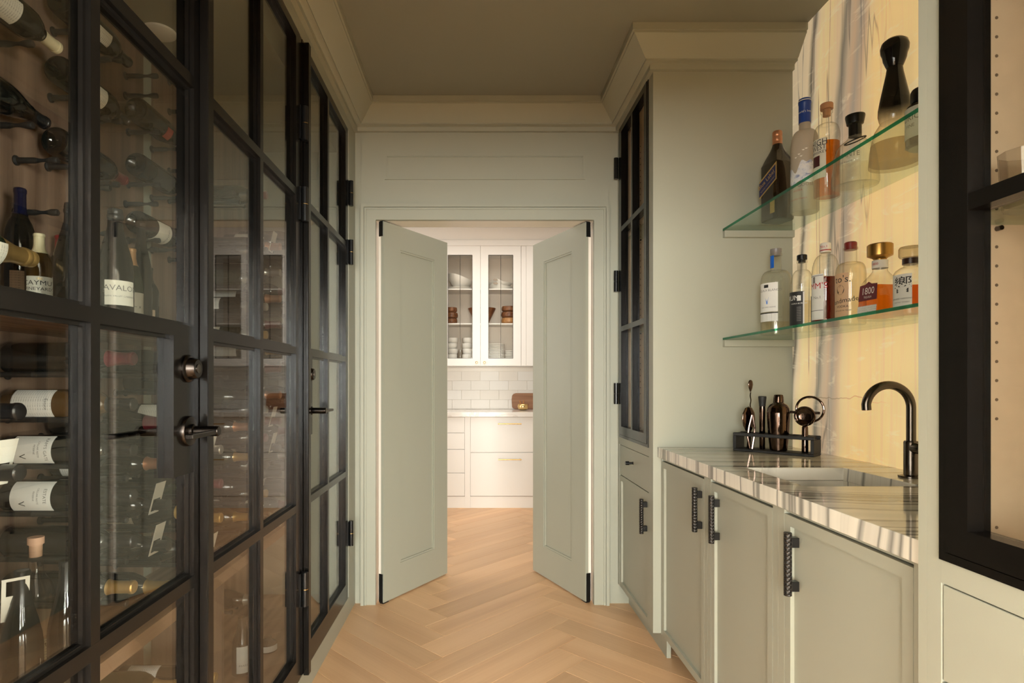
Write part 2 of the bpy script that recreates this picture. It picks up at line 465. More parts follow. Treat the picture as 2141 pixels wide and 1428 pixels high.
def make_counter():
    t, g, sp = stone('banded_marble', 0)
    warp = t.noise(t.mapping(g, (2.0, 1.5, 2.0)), 1.0, 3, 0.5)
    y = t.math('ADD', sp.outputs[1], t.math('MULTIPLY', t.math('SUBTRACT', warp, 0.5), 0.12))
    y = t.math('ADD', y, t.math('MULTIPLY', sp.outputs[0], 0.10))
    cb = t.n('ShaderNodeCombineXYZ'); t.l(y, cb.inputs[1])
    n1 = t.noise(t.mapping(cb.outputs[0], (1, 7, 1)), 1.0, 3, 0.6)
    n2 = t.noise(t.mapping(cb.outputs[0], (1, 30, 1)), 1.0, 4, 0.7)
    base = t.ramp(n1, [(0.28, (0.50, 0.46, 0.39)), (0.42, (0.70, 0.66, 0.57)), (0.55, (0.80, 0.76, 0.66)), (0.72, (0.58, 0.545, 0.47))])
    col = t.mix(t.math('MULTIPLY', t.math('SUBTRACT', n2, 0.52, True), 2.4, True), base, (0.33, 0.31, 0.275))
    v = t.math('SUBTRACT', 1.0, t.math('MULTIPLY', t.math('ABSOLUTE', t.math('SUBTRACT', t.noise(t.mapping(cb.outputs[0], (1, 9, 1)), 1.0, 2), 0.5)), 36.0), True)
    col = t.mix(t.math('MULTIPLY', v, 0.8), col, (0.10, 0.095, 0.085))
    return t.end(t.bsdf(Base_Color=col, Roughness=0.06))
m_counter = make_counter()
def make_kmarble():
    t = NT('white_marble'); g = t.geo()
    n = t.noise(t.mapping(g, (5, 5, 5)), 1.0, 4, 0.6, 1.0)
    v = t.math('SUBTRACT', 1.0, t.math('MULTIPLY', t.math('ABSOLUTE', t.math('SUBTRACT', n, 0.5)), 22.0), True)
    return t.end(t.bsdf(Base_Color=t.mix(t.math('MULTIPLY', v, 0.5), (0.84, 0.81, 0.76), (0.58, 0.52, 0.45)), Roughness=0.12))
m_kmarble = make_kmarble()
def make_edge():
    t = NT('green_glass_edge')
    b = t.bsdf(Base_Color=(0.008, 0.15, 0.075), Roughness=0.05)
    b.inputs['Specular IOR Level'].default_value = 0.8
    tr = t.n('ShaderNodeBsdfTransparent'); tr.inputs[0].default_value = (0.04, 0.42, 0.24, 1)
    mx = t.n('ShaderNodeMixShader'); mx.inputs[0].default_value = 0.5
    t.l(b.outputs[0], mx.inputs[1]); t.l(tr.outputs[0], mx.inputs[2])
    return t.end(mx.outputs[0])
m_edge = make_edge()
def make_knurl():
    t = NT('knurled_black'); o = t.obj()
    w1 = t.n('ShaderNodeTexWave', wave_type='BANDS', bands_direction='DIAGONAL'); t.l(t.mapping(o, (1, 1, 1)), w1.inputs[0]); w1.inputs['Scale'].default_value = 60
    w2 = t.n('ShaderNodeTexWave', wave_type='BANDS', bands_direction='DIAGONAL'); t.l(t.mapping(o, (1, 1, -1)), w2.inputs[0]); w2.inputs['Scale'].default_value = 60
    h = t.math('MULTIPLY', w1.outputs[1], w2.outputs[1])
    b = t.bsdf(Base_Color=(0.03, 0.027, 0.024), Roughness=0.3, Metallic=0.6)
    t.l(t.bump(h, 0.9, 0.002), b.inputs['Normal'])
    return t.end(b)
m_knurl = make_knurl()
def liquid(name, c):
    # clear spirit in the bottle: colour by what passes through
    t = NT(name); tr = t.n('ShaderNodeBsdfTransparent'); tr.inputs[0].default_value = tuple(c) + (1,)
    gl = t.n('ShaderNodeBsdfGlossy'); gl.inputs['Roughness'].default_value = 0.03
    mx = t.n('ShaderNodeMixShader'); mx.inputs[0].default_value = 0.04
    t.l(tr.outputs[0], mx.inputs[1]); t.l(gl.outputs[0], mx.inputs[2])
    return t.end(mx.outputs[0])
m_lamber = liquid('amber_spirit', (0.80, 0.42, 0.10)); m_lred = liquid('dark_red_spirit', (0.38, 0.05, 0.03)); m_lrust = liquid('rust_whisky', (0.82, 0.36, 0.12)); m_lclear = liquid('clear_spirit', (0.985, 0.95, 0.88)); m_lcream = liquid('cloudy_spirit', (0.70, 0.60, 0.45))
# ================================================================== structure
XL = -0.642; XT = 0.755; XS = 1.349; XB = -1.15; DT = 2.476; DB = 3.09; CEIL = 2.638
def PX(x, d): return (x - 995.0) / 1215.0 * d
def PZ(y, d): return E - (y - 799.0) / 1215.0 * d
# ---- floor: sub-floor slab with herringbone planks
floor = struct('floor', G().box(-1.5, 1.6, 0.302, 6.1, -0.10, -0.0125), m_dark, label='pale oak herringbone floor')
PW, PLn = 0.147, 0.860
def clip(poly, ax, val, keep_less):
    out = []
    for i in range(len(poly)):
        a, b = poly[i], poly[(i + 1) % len(poly)]
        ia = (a[ax] <= val) == keep_less or a[ax] == val; ib = (b[ax] <= val) == keep_less or b[ax] == val
        if ia: out.append(a)
        if ia != ib:
            k = (val - a[ax]) / (b[ax] - a[ax]); out.append((a[0] + (b[0] - a[0]) * k, a[1] + (b[1] - a[1]) * k))
    return out
def inset(poly, d):
    n = len(poly); out = []
    area2 = sum(poly[i][0] * poly[(i + 1) % n][1] - poly[(i + 1) % n][0] * poly[i][1] for i in range(n))
    if area2 < 0: poly = poly[::-1]
    for i in range(n):
        p0, p1, p2 = poly[i - 1], poly[i], poly[(i + 1) % n]
        e1 = (p1[0] - p0[0], p1[1] - p0[1]); e2 = (p2[0] - p1[0], p2[1] - p1[1])
        l1 = math.hypot(*e1) or 1e-9; l2 = math.hypot(*e2) or 1e-9
        n1 = (-e1[1] / l1, e1[0] / l1); n2 = (-e2[1] / l2, e2[0] / l2)
        den = 1 + n1[0] * n2[0] + n1[1] * n2[1]
        if den < 0.15: out.append(p1); continue
        out.append((p1[0] + (n1[0] + n2[0]) * d / den, p1[1] + (n1[1] + n2[1]) * d / den))
    return out
def plank_geo(poly):
    a = inset(poly, 0.0005); b = inset(poly, 0.0016); n = len(a)
    g = G()
    vs = [(x, y, -0.012) for x, y in a] + [(x, y, -0.0011) for x, y in a] + [(x, y, 0.0) for x, y in b]
    fs = []
    for k in (0, n):
        for i in range(n): fs.append((k + i, k + (i + 1) % n, k + n + (i + 1) % n, k + n + i))
    fs.append(tuple(range(2 * n, 3 * n)))
    return g.add(vs, fs)
full_plank = mesh_of('plank', plank_geo([(0, 0), (PLn, 0), (PLn, PW), (0, PW)]), m_oak, 0)
s2 = 1 / math.sqrt(2); pl2 = PLn * s2; pw2 = PW * s2
def lay(ox, oy, ang):
    ca, sa = math.cos(ang), math.sin(ang)
    P = [(0, 0), (PLn, 0), (PLn, PW), (0, PW)]
    wp = [(ox + u * ca - v * sa, oy + u * sa + v * ca) for u, v in P]
    cy_ = sum(p[1] for p in wp) / 4
    x0, x1 = (XL - 0.02, 1.30) if cy_ < 3.15 else (-1.42, 1.52)
    q = wp
    for ax, val, less in ((0, x0, False), (0, x1, True), (1, 0.302, False), (1, 5.52, True)):
        if q: q = clip(q, ax, val, less)
    if len(q) < 3: return
    ar = abs(sum(q[i][0] * q[(i + 1) % len(q)][1] - q[(i + 1) % len(q)][0] * q[i][1] for i in range(len(q)))) / 2
    if ar < 0.004: return
    if abs(ar - PLn * PW) < 1e-5: me = full_plank
    else: me = mesh_of('plank', plank_geo([((x - ox) * ca + (y - oy) * sa, -(x - ox) * sa + (y - oy) * ca) for x, y in q]), m_oak, 0)
    inst('plank', me, floor, (ox, oy, 0), (0, 0, ang))
STEP = 2 * pw2
for col in range(-1, 2):
    for k in range(-30, 24):
        ax_, ay_ = -0.143 + col * 2 * pl2, 2.484 + STEP * k
        if not (-3.4 < ay_ < 6.0): continue
        lay(ax_, ay_, PI / 4)                                        # "/" planks
        # "\" planks to the right: short end from B'(k-1) to A'(k)
        sx, sy = ax_ + pl2, ay_ + pl2
        lay(sx - pw2, sy - pw2, -PI / 4)
# ---- ceiling and walls
struct('ceiling', G().box(-1.3, 1.5, 0.24, 3.2, CEIL, CEIL + 0.08), m_green_dimmed)
# left wall: plaster band round the opening of the wine room doors
WL0, WL1 = 0.560, 2.935
struct('wall_left', G().ring('x', (0.342, DB, 0.0, CEIL), (WL0, WL1, 0.090, 2.447), -0.70, XL), m_green)
# back wall with the doorway
OX0, OX1, OZ = -0.529, 0.6236, 2.033
struct('wall_back', G().prism([(-2.1, 0), (OX0 - 0.0202, 0), (OX0 - 0.0202, OZ + 0.0202), (OX1 + 0.0202, OZ + 0.0202), (OX1 + 0.0202, 0), (2.3, 0), (2.3, 2.75), (-2.1, 2.75)], DB, 3.21, 'y'), m_green)
struct('wall_right', G().box(1.40, 1.50, 0.342, 3.1, 0, CEIL), m_green)
# opening behind the camera into a day-lit room with windows on three sides
struct('wall_rear', G().prism([(-0.72, 0), (-0.645, 0), (-0.645, 1.85), (0.757, 1.85), (0.757, 0), (1.50, 0), (1.50, CEIL), (-0.72, CEIL)], 0.24, 0.34, 'y'), m_green)  # unseen; header set low to keep daylight off frieze and crown
struct('wall_room_rear', G().ring('y', (-3.0, 3.4, 0, 2.7), (-2.44, 2.84, 0.46, 2.14), -4.40, -4.28), m_white)
struct('wall_room_left', G().ring('x', (-4.40, 0.24, 0, 2.7), (-3.1, -0.4, 0.46, 2.04), -3.1, -3.0), m_white)
struct('wall_room_right', G().ring('x', (-4.40, 0.24, 0, 2.7), (-3.1, -0.4, 0.46, 2.04), 3.4, 3.5), m_white)
struct('wall_room_front', G().prism([(-3.0, 0), (-0.725, 0), (-0.725, CEIL + 0.002), (1.505, CEIL + 0.002), (1.505, 0), (3.4, 0), (3.4, 2.7), (-3.0, 2.7)], 0.24, 0.30, 'y'), m_white)
struct('ceiling_room', G().box(-3.1, 3.5, -4.40, 0.235, 2.7, 2.78), m_white)
struct('floor_room', G().box(-3.1, 3.5, -4.40, 0.30, -0.10, -0.001), simple('oak_tone_floor', (0.33, 0.20, 0.105), 0.45, var=0.1))
w1 = struct('window_1', G().ring('y', (-2.44, 2.84, 0.46, 2.14), (-2.38, 2.78, 0.52, 2.08), -4.39, -4.33), m_white)
for x in (-1.1, 0.2, 1.5):
    part('mullion', G().box(x - 0.02, x + 0.02, -4.38, -4.34, 0.52, 2.08), m_white, w1)
for a, b in ((-2.38, -1.12), (-1.08, 0.18), (0.22, 1.48), (1.52, 2.78)):
    part('pane', G().box(a, b, -4.362, -4.358, 0.52, 2.08), m_cab_pane, w1)
for k, x in enumerate((-3.05, 3.45)):
    w2 = struct('window_%d' % (k + 2), G().ring('x', (-3.1, -0.4, 0.46, 2.04), (-3.04, -0.46, 0.52, 1.98), x - 0.03, x + 0.03), m_white)
    part('mullion', G().box(x - 0.02, x + 0.02, -1.77, -1.73, 0.52, 1.98), m_white, w2)
    for a, b in ((-3.04, -1.77), (-1.73, -0.46)): part('pane', G().box(x - 0.002, x + 0.002, a, b, 0.52, 1.98), m_cab_pane, w2)
# kitchen shell
struct('wall_kitchen_back', G().box(-2.1, 2.3, 6.02, 6.12, 0, 2.75), m_white)
struct('wall_kitchen_left', G().box(-2.10, -2.0, 3.21, 6.02, 0, 2.75), m_white)
struct('wall_kitchen_right', G().box(2.2, 2.3, 3.21, 6.02, 0, 2.75), m_white)
struct('ceiling_kitchen', G().box(-2.1, 2.3, 3.21, 6.12, 2.70, 2.78), m_white)
struct('floor_kitchen', G().box(-2.0, 2.2, 3.0, 6.02, -0.10, -0.013), simple('oak_tone_subfloor', (0.55, 0.32, 0.155), 0.45, var=0.1), label='kitchen floor')
# ---- doorway lining, casing, frieze
jm = struct('trim_1', G().box(OX0 - 0.02, OX0, 3.0902, 3.215, 0, OZ + 0.02), m_cream, label='cream door jamb')
struct('trim_2', G().box(OX1, OX1 + 0.02, 3.0902, 3.215, 0, OZ + 0.02), m_cream, label='cream door jamb')
struct('trim_3', G().box(OX0 + 0.0001, OX1 - 0.0001, 3.0902, 3.215, OZ, OZ + 0.02), m_cream, label='cream door head lining')
def casing(o, i, d0, d1):   # U shaped board round the doorway
    g = G(); (x0, x1, zt), (a0, a1, at) = o, i
    return g.prism([(x0, 0), (a0, 0), (a0, at), (a1, at), (a1, 0), (x1, 0), (x1, zt), (x0, zt)], d0, d1, 'y')
cs = struct('trim_4', casing((-0.607, 0.7027, 2.1155), (OX0, OX1, OZ), 3.066, DB), m_green, label='sage door casing')
part('casing_step', casing((-0.607, 0.7027, 2.1155), (-0.590, 0.686, 2.098), 3.055, 3.0658), m_green, cs)
part('casing_bead', casing((-0.587, 0.683, 2.095), (-0.578, 0.674, 2.086), 3.060, 3.0658), m_green, cs)
fz = struct('trim_5', G().box(-0.607, 0.7027, 3.078, DB, 2.116, 2.52), m_green, label='sage frieze board above the double door')
part('panel_moulding', G().ring('y', (-0.481, 0.578, 2.247, 2.382), (-0.470, 0.567, 2.258, 2.371), 3.0690, 3.0778), m_green, fz)
part('panel_moulding', G().ring('y', (-0.470, 0.567, 2.258, 2.371), (-0.466, 0.563, 2.262, 2.367), 3.0735, 3.0778), m_green, fz)
# ---- crown moulding swept along the room
CROWN = [(0.0, 2.498), (0.019, 2.498), (0.019, 2.519), (0.026, 2.522), (0.043, 2.523), (0.043, 2.531), (0.050, 2.535), (0.104, 2.596), (0.110, 2.600), (0.110, 2.608), (0.118, 2.609), (0.118, CEIL - 0.0005), (0.0, CEIL - 0.0005)]
def sweep(path, prof):
    n = len(path); m = len(prof); vs = []; fs = []
    for k in range(n):
        p = Vector(path[k])
        def nrm(a, b):
            d = (Vector(b) - Vector(a)).normalized(); return Vector((d.y, -d.x))
        n0 = nrm(path[k - 1], path[k]) if k > 0 else nrm(path[0], path[1])
        n1 = nrm(path[k], path[k + 1]) if k < n - 1 else n0
        off = (n0 + n1) / (1 + n0.dot(n1))
        for (q, z) in prof: vs.append((p.x + off.x * q, p.y + off.y * q, z))
    for k in range(n - 1):
        for i in range(m):
            j = (i + 1) % m
            fs.append((k * m + i, k * m + j, (k + 1) * m + j, (k + 1) * m + i))
    fs += [tuple(range(m)), tuple(range((n - 1) * m, n * m))]
    return G().add(vs, fs)
struct('trim_6', sweep([(XL, 0.342), (XL, 3.078), (XT, 3.078), (XT, DT), (XS - 0.001, DT)], CROWN), m_green, 25, label='stepped sage crown moulding round the ceiling')
struct('trim_7', sweep([(XS - 0.001, 0.9917), (XT, 0.9917), (XT, 0.366), (XS - 0.001, 0.366)], CROWN), m_green, 25, label='sage crown moulding on the near tall cabinet')

# ================================================================== double doors, standing open into the kitchen
def leaf(name, hinge, free_dir, sgn, label):
    # local frame: u along the leaf from hinge edge, w thickness away from hall
    W_, H0, H1, T = 0.572, 0.008, 2.028, 0.036
    ang = math.atan2(free_dir[1], free_dir[0])
    def tr(g):
        # local x = along leaf, local y = thickness (towards kitchen side), then placed by the root
        return g
    st, tr_, br = 0.134, 0.128, 0.178
    y = lambda a: a * sgn
    g = G().ring('y', (0, W_, H0, H1), (st, W_ - st + 0.004, H0 + br, H1 - tr_), y(0), y(T * 0.52))
    root = part(name, g, m_green, None); root['kind'] = 'structure'; root['label'] = label
    root.location = (hinge[0], hinge[1], 0); root.rotation_euler = (0, 0, ang)
    part('moulding', G().ring('y', (st, W_ - st + 0.004, H0 + br, H1 - tr_), (st + 0.010, W_ - st - 0.006, H0 + br + 0.010, H1 - tr_ - 0.010), y(0.004), y(0.014)), m_green, root, False)
    part('panel', G().box(st + 0.0101, W_ - st - 0.0061, y(0.0112), y(T * 0.52), H0 + br + 0.0101, H1 - tr_ - 0.0101), m_green, root, False)
    part('kitchen_face', G().box(0, W_, y(T * 0.521), y(T), H0, H1), m_cream, root, False, label='cream painted kitchen side')
    for z0, z1 in ((H0, H0 + 0.150), (H1 - 0.078, H1)):
        part('pivot_hinge', G().box(-0.003, 0.0, y(0.005), y(T - 0.004), z0, z1, 0.001), m_blackm, root, False, label='black pivot hinge plate')
    part('floor_pivot', G().box(0.0, 0.045, y(0.004), y(T - 0.006), 0.0005, H0, 0.0005), m_blackm, root, False)
    part('head_pivot', G().box(0.0, 0.055, y(0.004), y(T - 0.006), H1, H1 + 0.0045, 0.0005), m_blackm, root, False)
    return root
aL, aR = math.radians(56.8), math.radians(66.6)
leaf('door_1', (-0.488, 3.0745), (math.cos(aL), math.sin(aL)), 1, 'left sage panelled door leaf standing open to the kitchen')
leaf('door_2', (0.5827, 3.0917), (-math.cos(aR), math.sin(aR)), -1, 'right sage panelled door leaf standing open to the kitchen')
# ================================================================== steel and glass wine room doors
ZR = [0.175, 0.708, 0.735, 1.276, 1.302, 1.845, 1.871, 2.412]
def barrel(g, x, y, z, h=0.125, r=0.0115):
    g.lathe([(0, z - h / 2), (r, z - h / 2), (r, z - 0.0015), (r * 0.8, z - 0.001), (r * 0.8, z + 0.001), (r, z + 0.0015), (r, z + h / 2), (0, z + h / 2)], 16, (x, y, 0))
    return g
def steel_door(label, y0, y1, my, lock, hinge_y, astragal, lever_dir):
    root = thing('steel_glass_door', label, 'door', (XL, (y0 + y1) / 2, 0.09), group='steel and glass wine room doors')
    xf, xb = XL, XL - 0.040
    st = 0.045
    fr = part('frame', G().ring('x', (y0, y1, 0.092, 2.445), (y0 + st, y1 - st, ZR[0], ZR[7]), xb, xf), m_steel, root)
    part('muntin', G().box(xb + 0.002, xf - 0.0004, my - 0.012, my + 0.012, ZR[0], ZR[7]), m_steel, root)
    for k in (1, 3, 5):
        part('rail', G().box(xb + 0.001, xf - 0.0002, y0 + st, y1 - st, ZR[k], ZR[k + 1]), m_steel, root)
    # slim glazing bead stepping from frame to glass
    rows = [(ZR[0], ZR[1]), (ZR[2], ZR[3]), (ZR[4], ZR[5]), (ZR[6], ZR[7])]
    cols = [(y0 + st, my - 0.012), (my + 0.012, y1 - st)]
    plate = None
    if lock:
        py0, py1 = (y1 - st - 0.088, y1 - st) if lock > 0 else (y0 + st, y0 + st + 0.088)
        plate = part('lock_plate', G().box(xb + 0.003, xf - 0.0006, py0, py1, 0.972, ZR[3]), m_steel, root)
    for ri, (za, zb) in enumerate(rows):
        for ci, (ya, yb) in enumerate(cols):
            part('pane', G().box(XL - 0.0215, XL - 0.0175, ya + 0.001, yb - 0.001, za + 0.001, zb - 0.001), m_pane, root, smooth=0)
            part('glazing_bead', G().ring('x', (ya, yb, za, zb), (ya + 0.007, yb - 0.007, za + 0.007, zb - 0.007), XL - 0.0173, XL - 0.0095), m_steel, root)
    if lock:
        lc = (y1 - st - 0.029) if lock > 0 else (y0 + st + 0.029)
        db = part('deadbolt', G().lathe([(0, -0.001), (0.031, -0.001), (0.031, 0.004), (0.028, 0.007), (0.025, 0.008), (0.0215, 0.022), (0.0195, 0.024), (0, 0.024)], 32, (XL, lc, 1.206), 'x'), m_bronze, root, label='dark bronze deadbolt')
        part('keyhole', G().lathe([(0.010, 0.0), (0.010, 0.0012), (0.006, 0.0012), (0, 0.0006)], 20, (XL + 0.0242, lc, 1.206), 'x'), m_gun, db)
        lv = part('lever_handle', G().lathe([(0, -0.001), (0.034, -0.001), (0.034, 0.005), (0.032, 0.008), (0.016, 0.010), (0.016, 0.016), (0.0115, 0.018), (0.0115, 0.068), (0.0100, 0.070), (0, 0.070)], 32, (XL, lc, 1.067), 'x'), m_bronze, root, label='dark bronze lever handle')
        part('lever', G().box(XL + 0.053, XL + 0.069, lc + (0.010 if lever_dir > 0 else -0.010), lc + lever_dir * 0.118, 1.060, 1.070, 0.0015), m_bronze, lv)
    if hinge_y is not None:
        for hz in (2.127, 1.830, 0.415):
            h = part('hinge', barrel(G(), XL + 0.0135, hinge_y, hz), m_blackm, root, label='black barrel hinge')
            part('pin_ring', G().lathe([(0.0119, -0.0012), (0.0119, 0.0012), (0, 0.0012)], 16, (XL + 0.0135, hinge_y, hz)), m_brass, h)
            part('hinge_leaf', G().box(XL + 0.0005, XL + 0.004, hinge_y - 0.022, hinge_y + 0.010, hz - 0.06, hz + 0.06), m_blackm, h)
    if astragal:
        a0, a1 = astragal
        part('astragal', G().box(XL - 0.0, XL + 0.021, a0, a1, 0.085, 2.440, 0.002), m_steel, root)
    return root
steel_door('near steel and glass door with bronze lever and deadbolt, wine bottles behind it', 0.590, 1.3685, 0.9815, 1, None, None, -1)
steel_door('middle steel and glass door without a lever, between the two levered doors', 1.3725, 2.1205, 1.7445, 0, 2.138, (1.348, 1.378), 1)
steel_door('far steel and glass door hinged beside the double doorway', 2.150, 2.912, 2.532, -1, 2.928, (2.160, 2.190), 1)
struct('trim_8', G().box(-0.69, XL - 0.002, 2.1225, 2.1480, 0.0905, 2.4465), m_steel, label='black steel post between the glass doors')

# ================================================================== tall cabinets (twins) with black glazed door, drawer and cupboard
def pull(y, z0, z1, x_face, parent, side):
    # knurled bar pull on two square posts; the bar stands off towards the room (-X)
    g = G().cyl((x_face - 0.0245, y, z0), 0.0093, z1 - z0, 'z', 20, 0.001)
    h = part('handle', g, m_knurl, parent, label='black knurled bar pull')
    for za in (z0 + 0.012, z1 - 0.036):
        part('post', G().box(x_face - 0.019, x_face - 0.0004, y - 0.009, y + 0.009, za, za + 0.024, 0.001), m_blackm, h)
    return h
def shaker(root, name, y0, y1, z0, z1, x, pull_y=None, pz=(0.653, 0.808), rail=0.027, label=None):
    d = part(name, G().ring('x', (y0, y1, z0, z1), (y0 + rail, y1 - rail, z0 + rail, z1 - rail), x, x + 0.020), m_green, root, label=label)
    part('panel', G().box(x + 0.0100, x + 0.018, y0 + rail + 0.0002, y1 - rail - 0.0002, z0 + rail + 0.0002, z1 - rail - 0.0002), m_green, d)
    if pull_y is not None: pull(pull_y, pz[0], pz[1], x, d, 0)
    return d
m_hole = simple('drilled_hole', (0.16, 0.10, 0.055), 0.8)
def tall_cabinet(dy, label, ext=0.0, far_hinge=True):
    Y0, Y1 = 2.476 + dy, 3.088 + dy + ext
    Ys = Y1 - ext
    root = thing('tall_cabinet', label, 'cabinet', (XT, Y0, 0))
    part('side_panel', G().box(XT, XS + 0.045, Y0, Y0 + 0.019, 0.107, CEIL - 0.001), m_green, root)
    part('side_panel', G().box(XT, XS + 0.045, Y1 - 0.019, Y1, 0.107, CEIL - 0.001), m_green, root)
    ib = [(Y0 + 0.0195, Y0 + 0.022), (Y1 - 0.022, Y1 - 0.0195)]
    lin = part('interior_panel', G().box(XT + 0.045, XS + 0.02, Y1 - 0.024, Y1 - 0.0195, 0.89, 2.50), m_tan, root, label='tan board lining drilled for shelf pins')
    for z in [0.934] + [1.115 + 0.0318 * k for k in range(42)]:
        part('pin_hole', G().cyl((XT + 0.112, Y1 - 0.0245, z), 0.0027, 0.0012, 'y', 10), m_hole, lin)
    part('interior_panel', G().box(XT + 0.045, XS + 0.02, Y0 + 0.0195, Y0 + 0.024, 0.89, 2.50), m_tan, root)
    part('back_panel', G().box(XS + 0.02, XS + 0.03, Y0 + 0.0195, Y1 - 0.0195, 0.12, 2.50), m_tan, root)
    part('deck', G().box(XT + 0.045, XS + 0.02, Y0 + 0.0245, Y1 - 0.0245, 0.872, 0.89), m_tan, root)
    part('deck', G().box(XT + 0.045, XS + 0.02, Y0 + 0.0245, Y1 - 0.0245, 2.5, 2.518), m_tan, root)
    # face frame
    part('stile', G().box(XT, XT + 0.022, Y0 + 0.0192, Y0 + 0.0615, 0.107, CEIL - 0.001), m_green, root)
    part('stile', G().box(XT, XT + 0.022, Ys - 0.033, Y1 - 0.0192, 0.107, CEIL - 0.001), m_green, root)
    part('rail', G().box(XT, XT + 0.022, Y0 + 0.0616, Ys - 0.0331, 0.851, 0.889), m_green, root)
    part('rail', G().box(XT, XT + 0.022, Y0 + 0.0616, Ys - 0.0331, 2.52, CEIL - 0.001), m_green, root)
    part('divider', G().box(XT + 0.021, XT + 0.04, Y0 + 0.0616, Ys - 0.0331, 0.10, 0.872), m_dark, root)  # near-black sheet behind drawer and door, colours their gaps as shade
    part('toe_kick', G().box(XT + 0.058, XT + 0.076, Y0, Y1, 0.0, 0.1065), m_green, root)
    part('bottom_panel', G().box(XT + 0.022, XS + 0.04, Y0 + 0.0195, Y1 - 0.0195, 0.107, 0.122), m_green, root)
    # drawer and cupboard door
    dw = part('drawer', G().box(XT + 0.001, XT + 0.020, Y0 + 0.064, Ys - 0.036, 0.694, 0.848, 0.001), m_green, root)
    part('knob', G().lathe([(0, 0), (0.0085, 0), (0.0055, 0.004), (0.0055, 0.018), (0.0095, 0.020), (0.0095, 0.036), (0.0085, 0.037), (0, 0.037)], 20, (XT + 0.0012, 2.797 + dy, 0.786), 'x').map(lambda x, y, z: (2 * (XT + 0.0012) - x, y, z)), m_blackm, dw, label='small black round knob')
    shaker(root, 'door', Y0 + 0.064, Ys - 0.036, 0.108, 0.690, XT + 0.001, Y0 + 0.093, (0.506, 0.660))
    # black glazed door
    a0, a1 = Y0 + 0.0618, Ys - 0.0333
    part('outer_frame', G().ring('x', (a0, a1, 0.8895, 2.5195), (a0 + 0.013, a1 - 0.013, 0.903, 2.506), XT - 0.004, XT + 0.040), m_steel, root, label='black steel outer frame')
    b0, b1 = a0 + 0.015, a1 - 0.015
    gd = part('glazed_door', G().ring('x', (b0, b1, 0.905, 2.504), (b0 + 0.040, b1 - 0.042, 0.948, 2.468), XT - 0.006, XT + 0.030), m_steel, root, label='black steel glazed door')
    mid = (b0 + b1) / 2
    part('muntin', G().box(XT - 0.0056, XT + 0.029, mid - 0.012, mid + 0.012, 0.948, 2.468), m_steel, gd)
    for z in (1.4505, 1.965):
        part('muntin', G().box(XT - 0.0054, XT + 0.0288, b0 + 0.040, b1 - 0.042, z - 0.0125, z + 0.0125), m_steel, gd)
    for za, zb in ((0.948, 1.438), (1.463, 1.9525), (1.9775, 2.468)):
        for ya, yb in ((b0 + 0.040, mid - 0.012), (mid + 0.012, b1 - 0.042)):
            part('pane', G().box(XT + 0.017, XT + 0.021, ya + 0.001, yb - 0.001, za + 0.001, zb - 0.001), m_cab_pane, gd, smooth=0)
    for hz in (2.30, 1.707, 1.116):
        h = part('hinge', barrel(G(), XT - 0.017, (a1 + 0.004) if far_hinge else (a0 - 0.004), hz, 0.11), m_blackm, gd)
    for z in (1.437, 1.93):
        part('shelf', G().box(XT + 0.047, XS + 0.015, Y0 + 0.027, Y1 - 0.027, z, z + 0.008), m_shelf, root, smooth=0, label='clear glass shelf')
        part('shelf_pin', G().cyl((XT + 0.112, Y1 - 0.034, z - 0.006), 0.004, 0.0095, 'y', 12), m_gun, root)
    return root
tall_cabinet(0.0, 'far sage tall cabinet with narrow black glazed door beside the double doorway')
tall_cabinet(-2.1119, 'near sage tall cabinet, big black glazed door showing tan drilled lining', 0.0156, False)

# ================================================================== bar base cabinets
XBs = 0.7887
def base_cabinet(y0, y1, dy0, dy1, pull_y, label):
    root = thing('base_cabinet', label, 'cabinet', (XBs, (y0 + y1) / 2, 0.105), group='sage base cabinets under the bar counter')
    part('stile', G().box(XBs, XBs + 0.02, y0, dy0 - 0.002, 0.105, 0.857), m_green, root)
    part('stile', G().box(XBs, XBs + 0.02, dy1 + 0.002, y1, 0.105, 0.857), m_green, root)
    part('rail', G().box(XBs + 0.006, XBs + 0.02, dy0 - 0.0019, dy1 + 0.0019, 0.845, 0.857), m_green, root)
    part('carcass', G().box(XBs + 0.0225, XS - 0.01, y0 + 0.0005, y1 - 0.0005, 0.105, 0.640), m_green, root)
    shaker(root, 'door', dy0, dy1, 0.107, 0.841, XBs, pull_y)
    return root
base_cabinet(1.979, 2.4745, 2.009, 2.465, 2.031, 'far sage base cabinet, shaker door with bar pull on its near side')
base_cabinet(1.517, 1.978, 1.5456, 1.949, 1.886, 'middle sage base cabinet under the sink, between its two neighbours')
base_cabinet(0.994, 1.516, 1.0485, 1.4846, 1.424, 'near sage base cabinet with bar pull beside the near tall cabinet')
struct('baseboard_right', G().box(0.93, 0.95, 0.994, 2.474, 0.0, 0.104), m_green, label='recessed plinth under the bar cabinets')

# ================================================================== onyx splashback, counter with sink
ox = part('onyx_panel', G().box(XS, XS + 0.018, 0.994, 2.475, 0.9005, CEIL - 0.0015), m_onyx)
tag(ox, 'tall backlit honey onyx slab with grey and pink veins behind the bar', 'stone panel')
SX0, SX1, SY0, SY1 = 0.872, 1.185, 1.543, 1.875
XC = 0.7724
ct = part('bar_counter', G().ring('z', (XC, XS + 0.03, 0.9925, 2.4755), (SX0, SX1, SY0, SY1), 0.858, 0.900), m_counter, smooth=0)
bv = ct.modifiers.new('bevel', 'BEVEL'); bv.width = 0.003; bv.segments = 2; bv.limit_method = 'ANGLE'
tag(ct, 'glossy cream and grey banded marble counter with sink cut-out', 'counter')
sk = part('sink', G().ring('z', (SX0 - 0.02, SX1 + 0.02, SY0 - 0.02, SY1 + 0.02), (SX0 - 0.002, SX1 + 0.002, SY0 - 0.002, SY1 + 0.002), 0.665, 0.8575), m_counter, smooth=0)
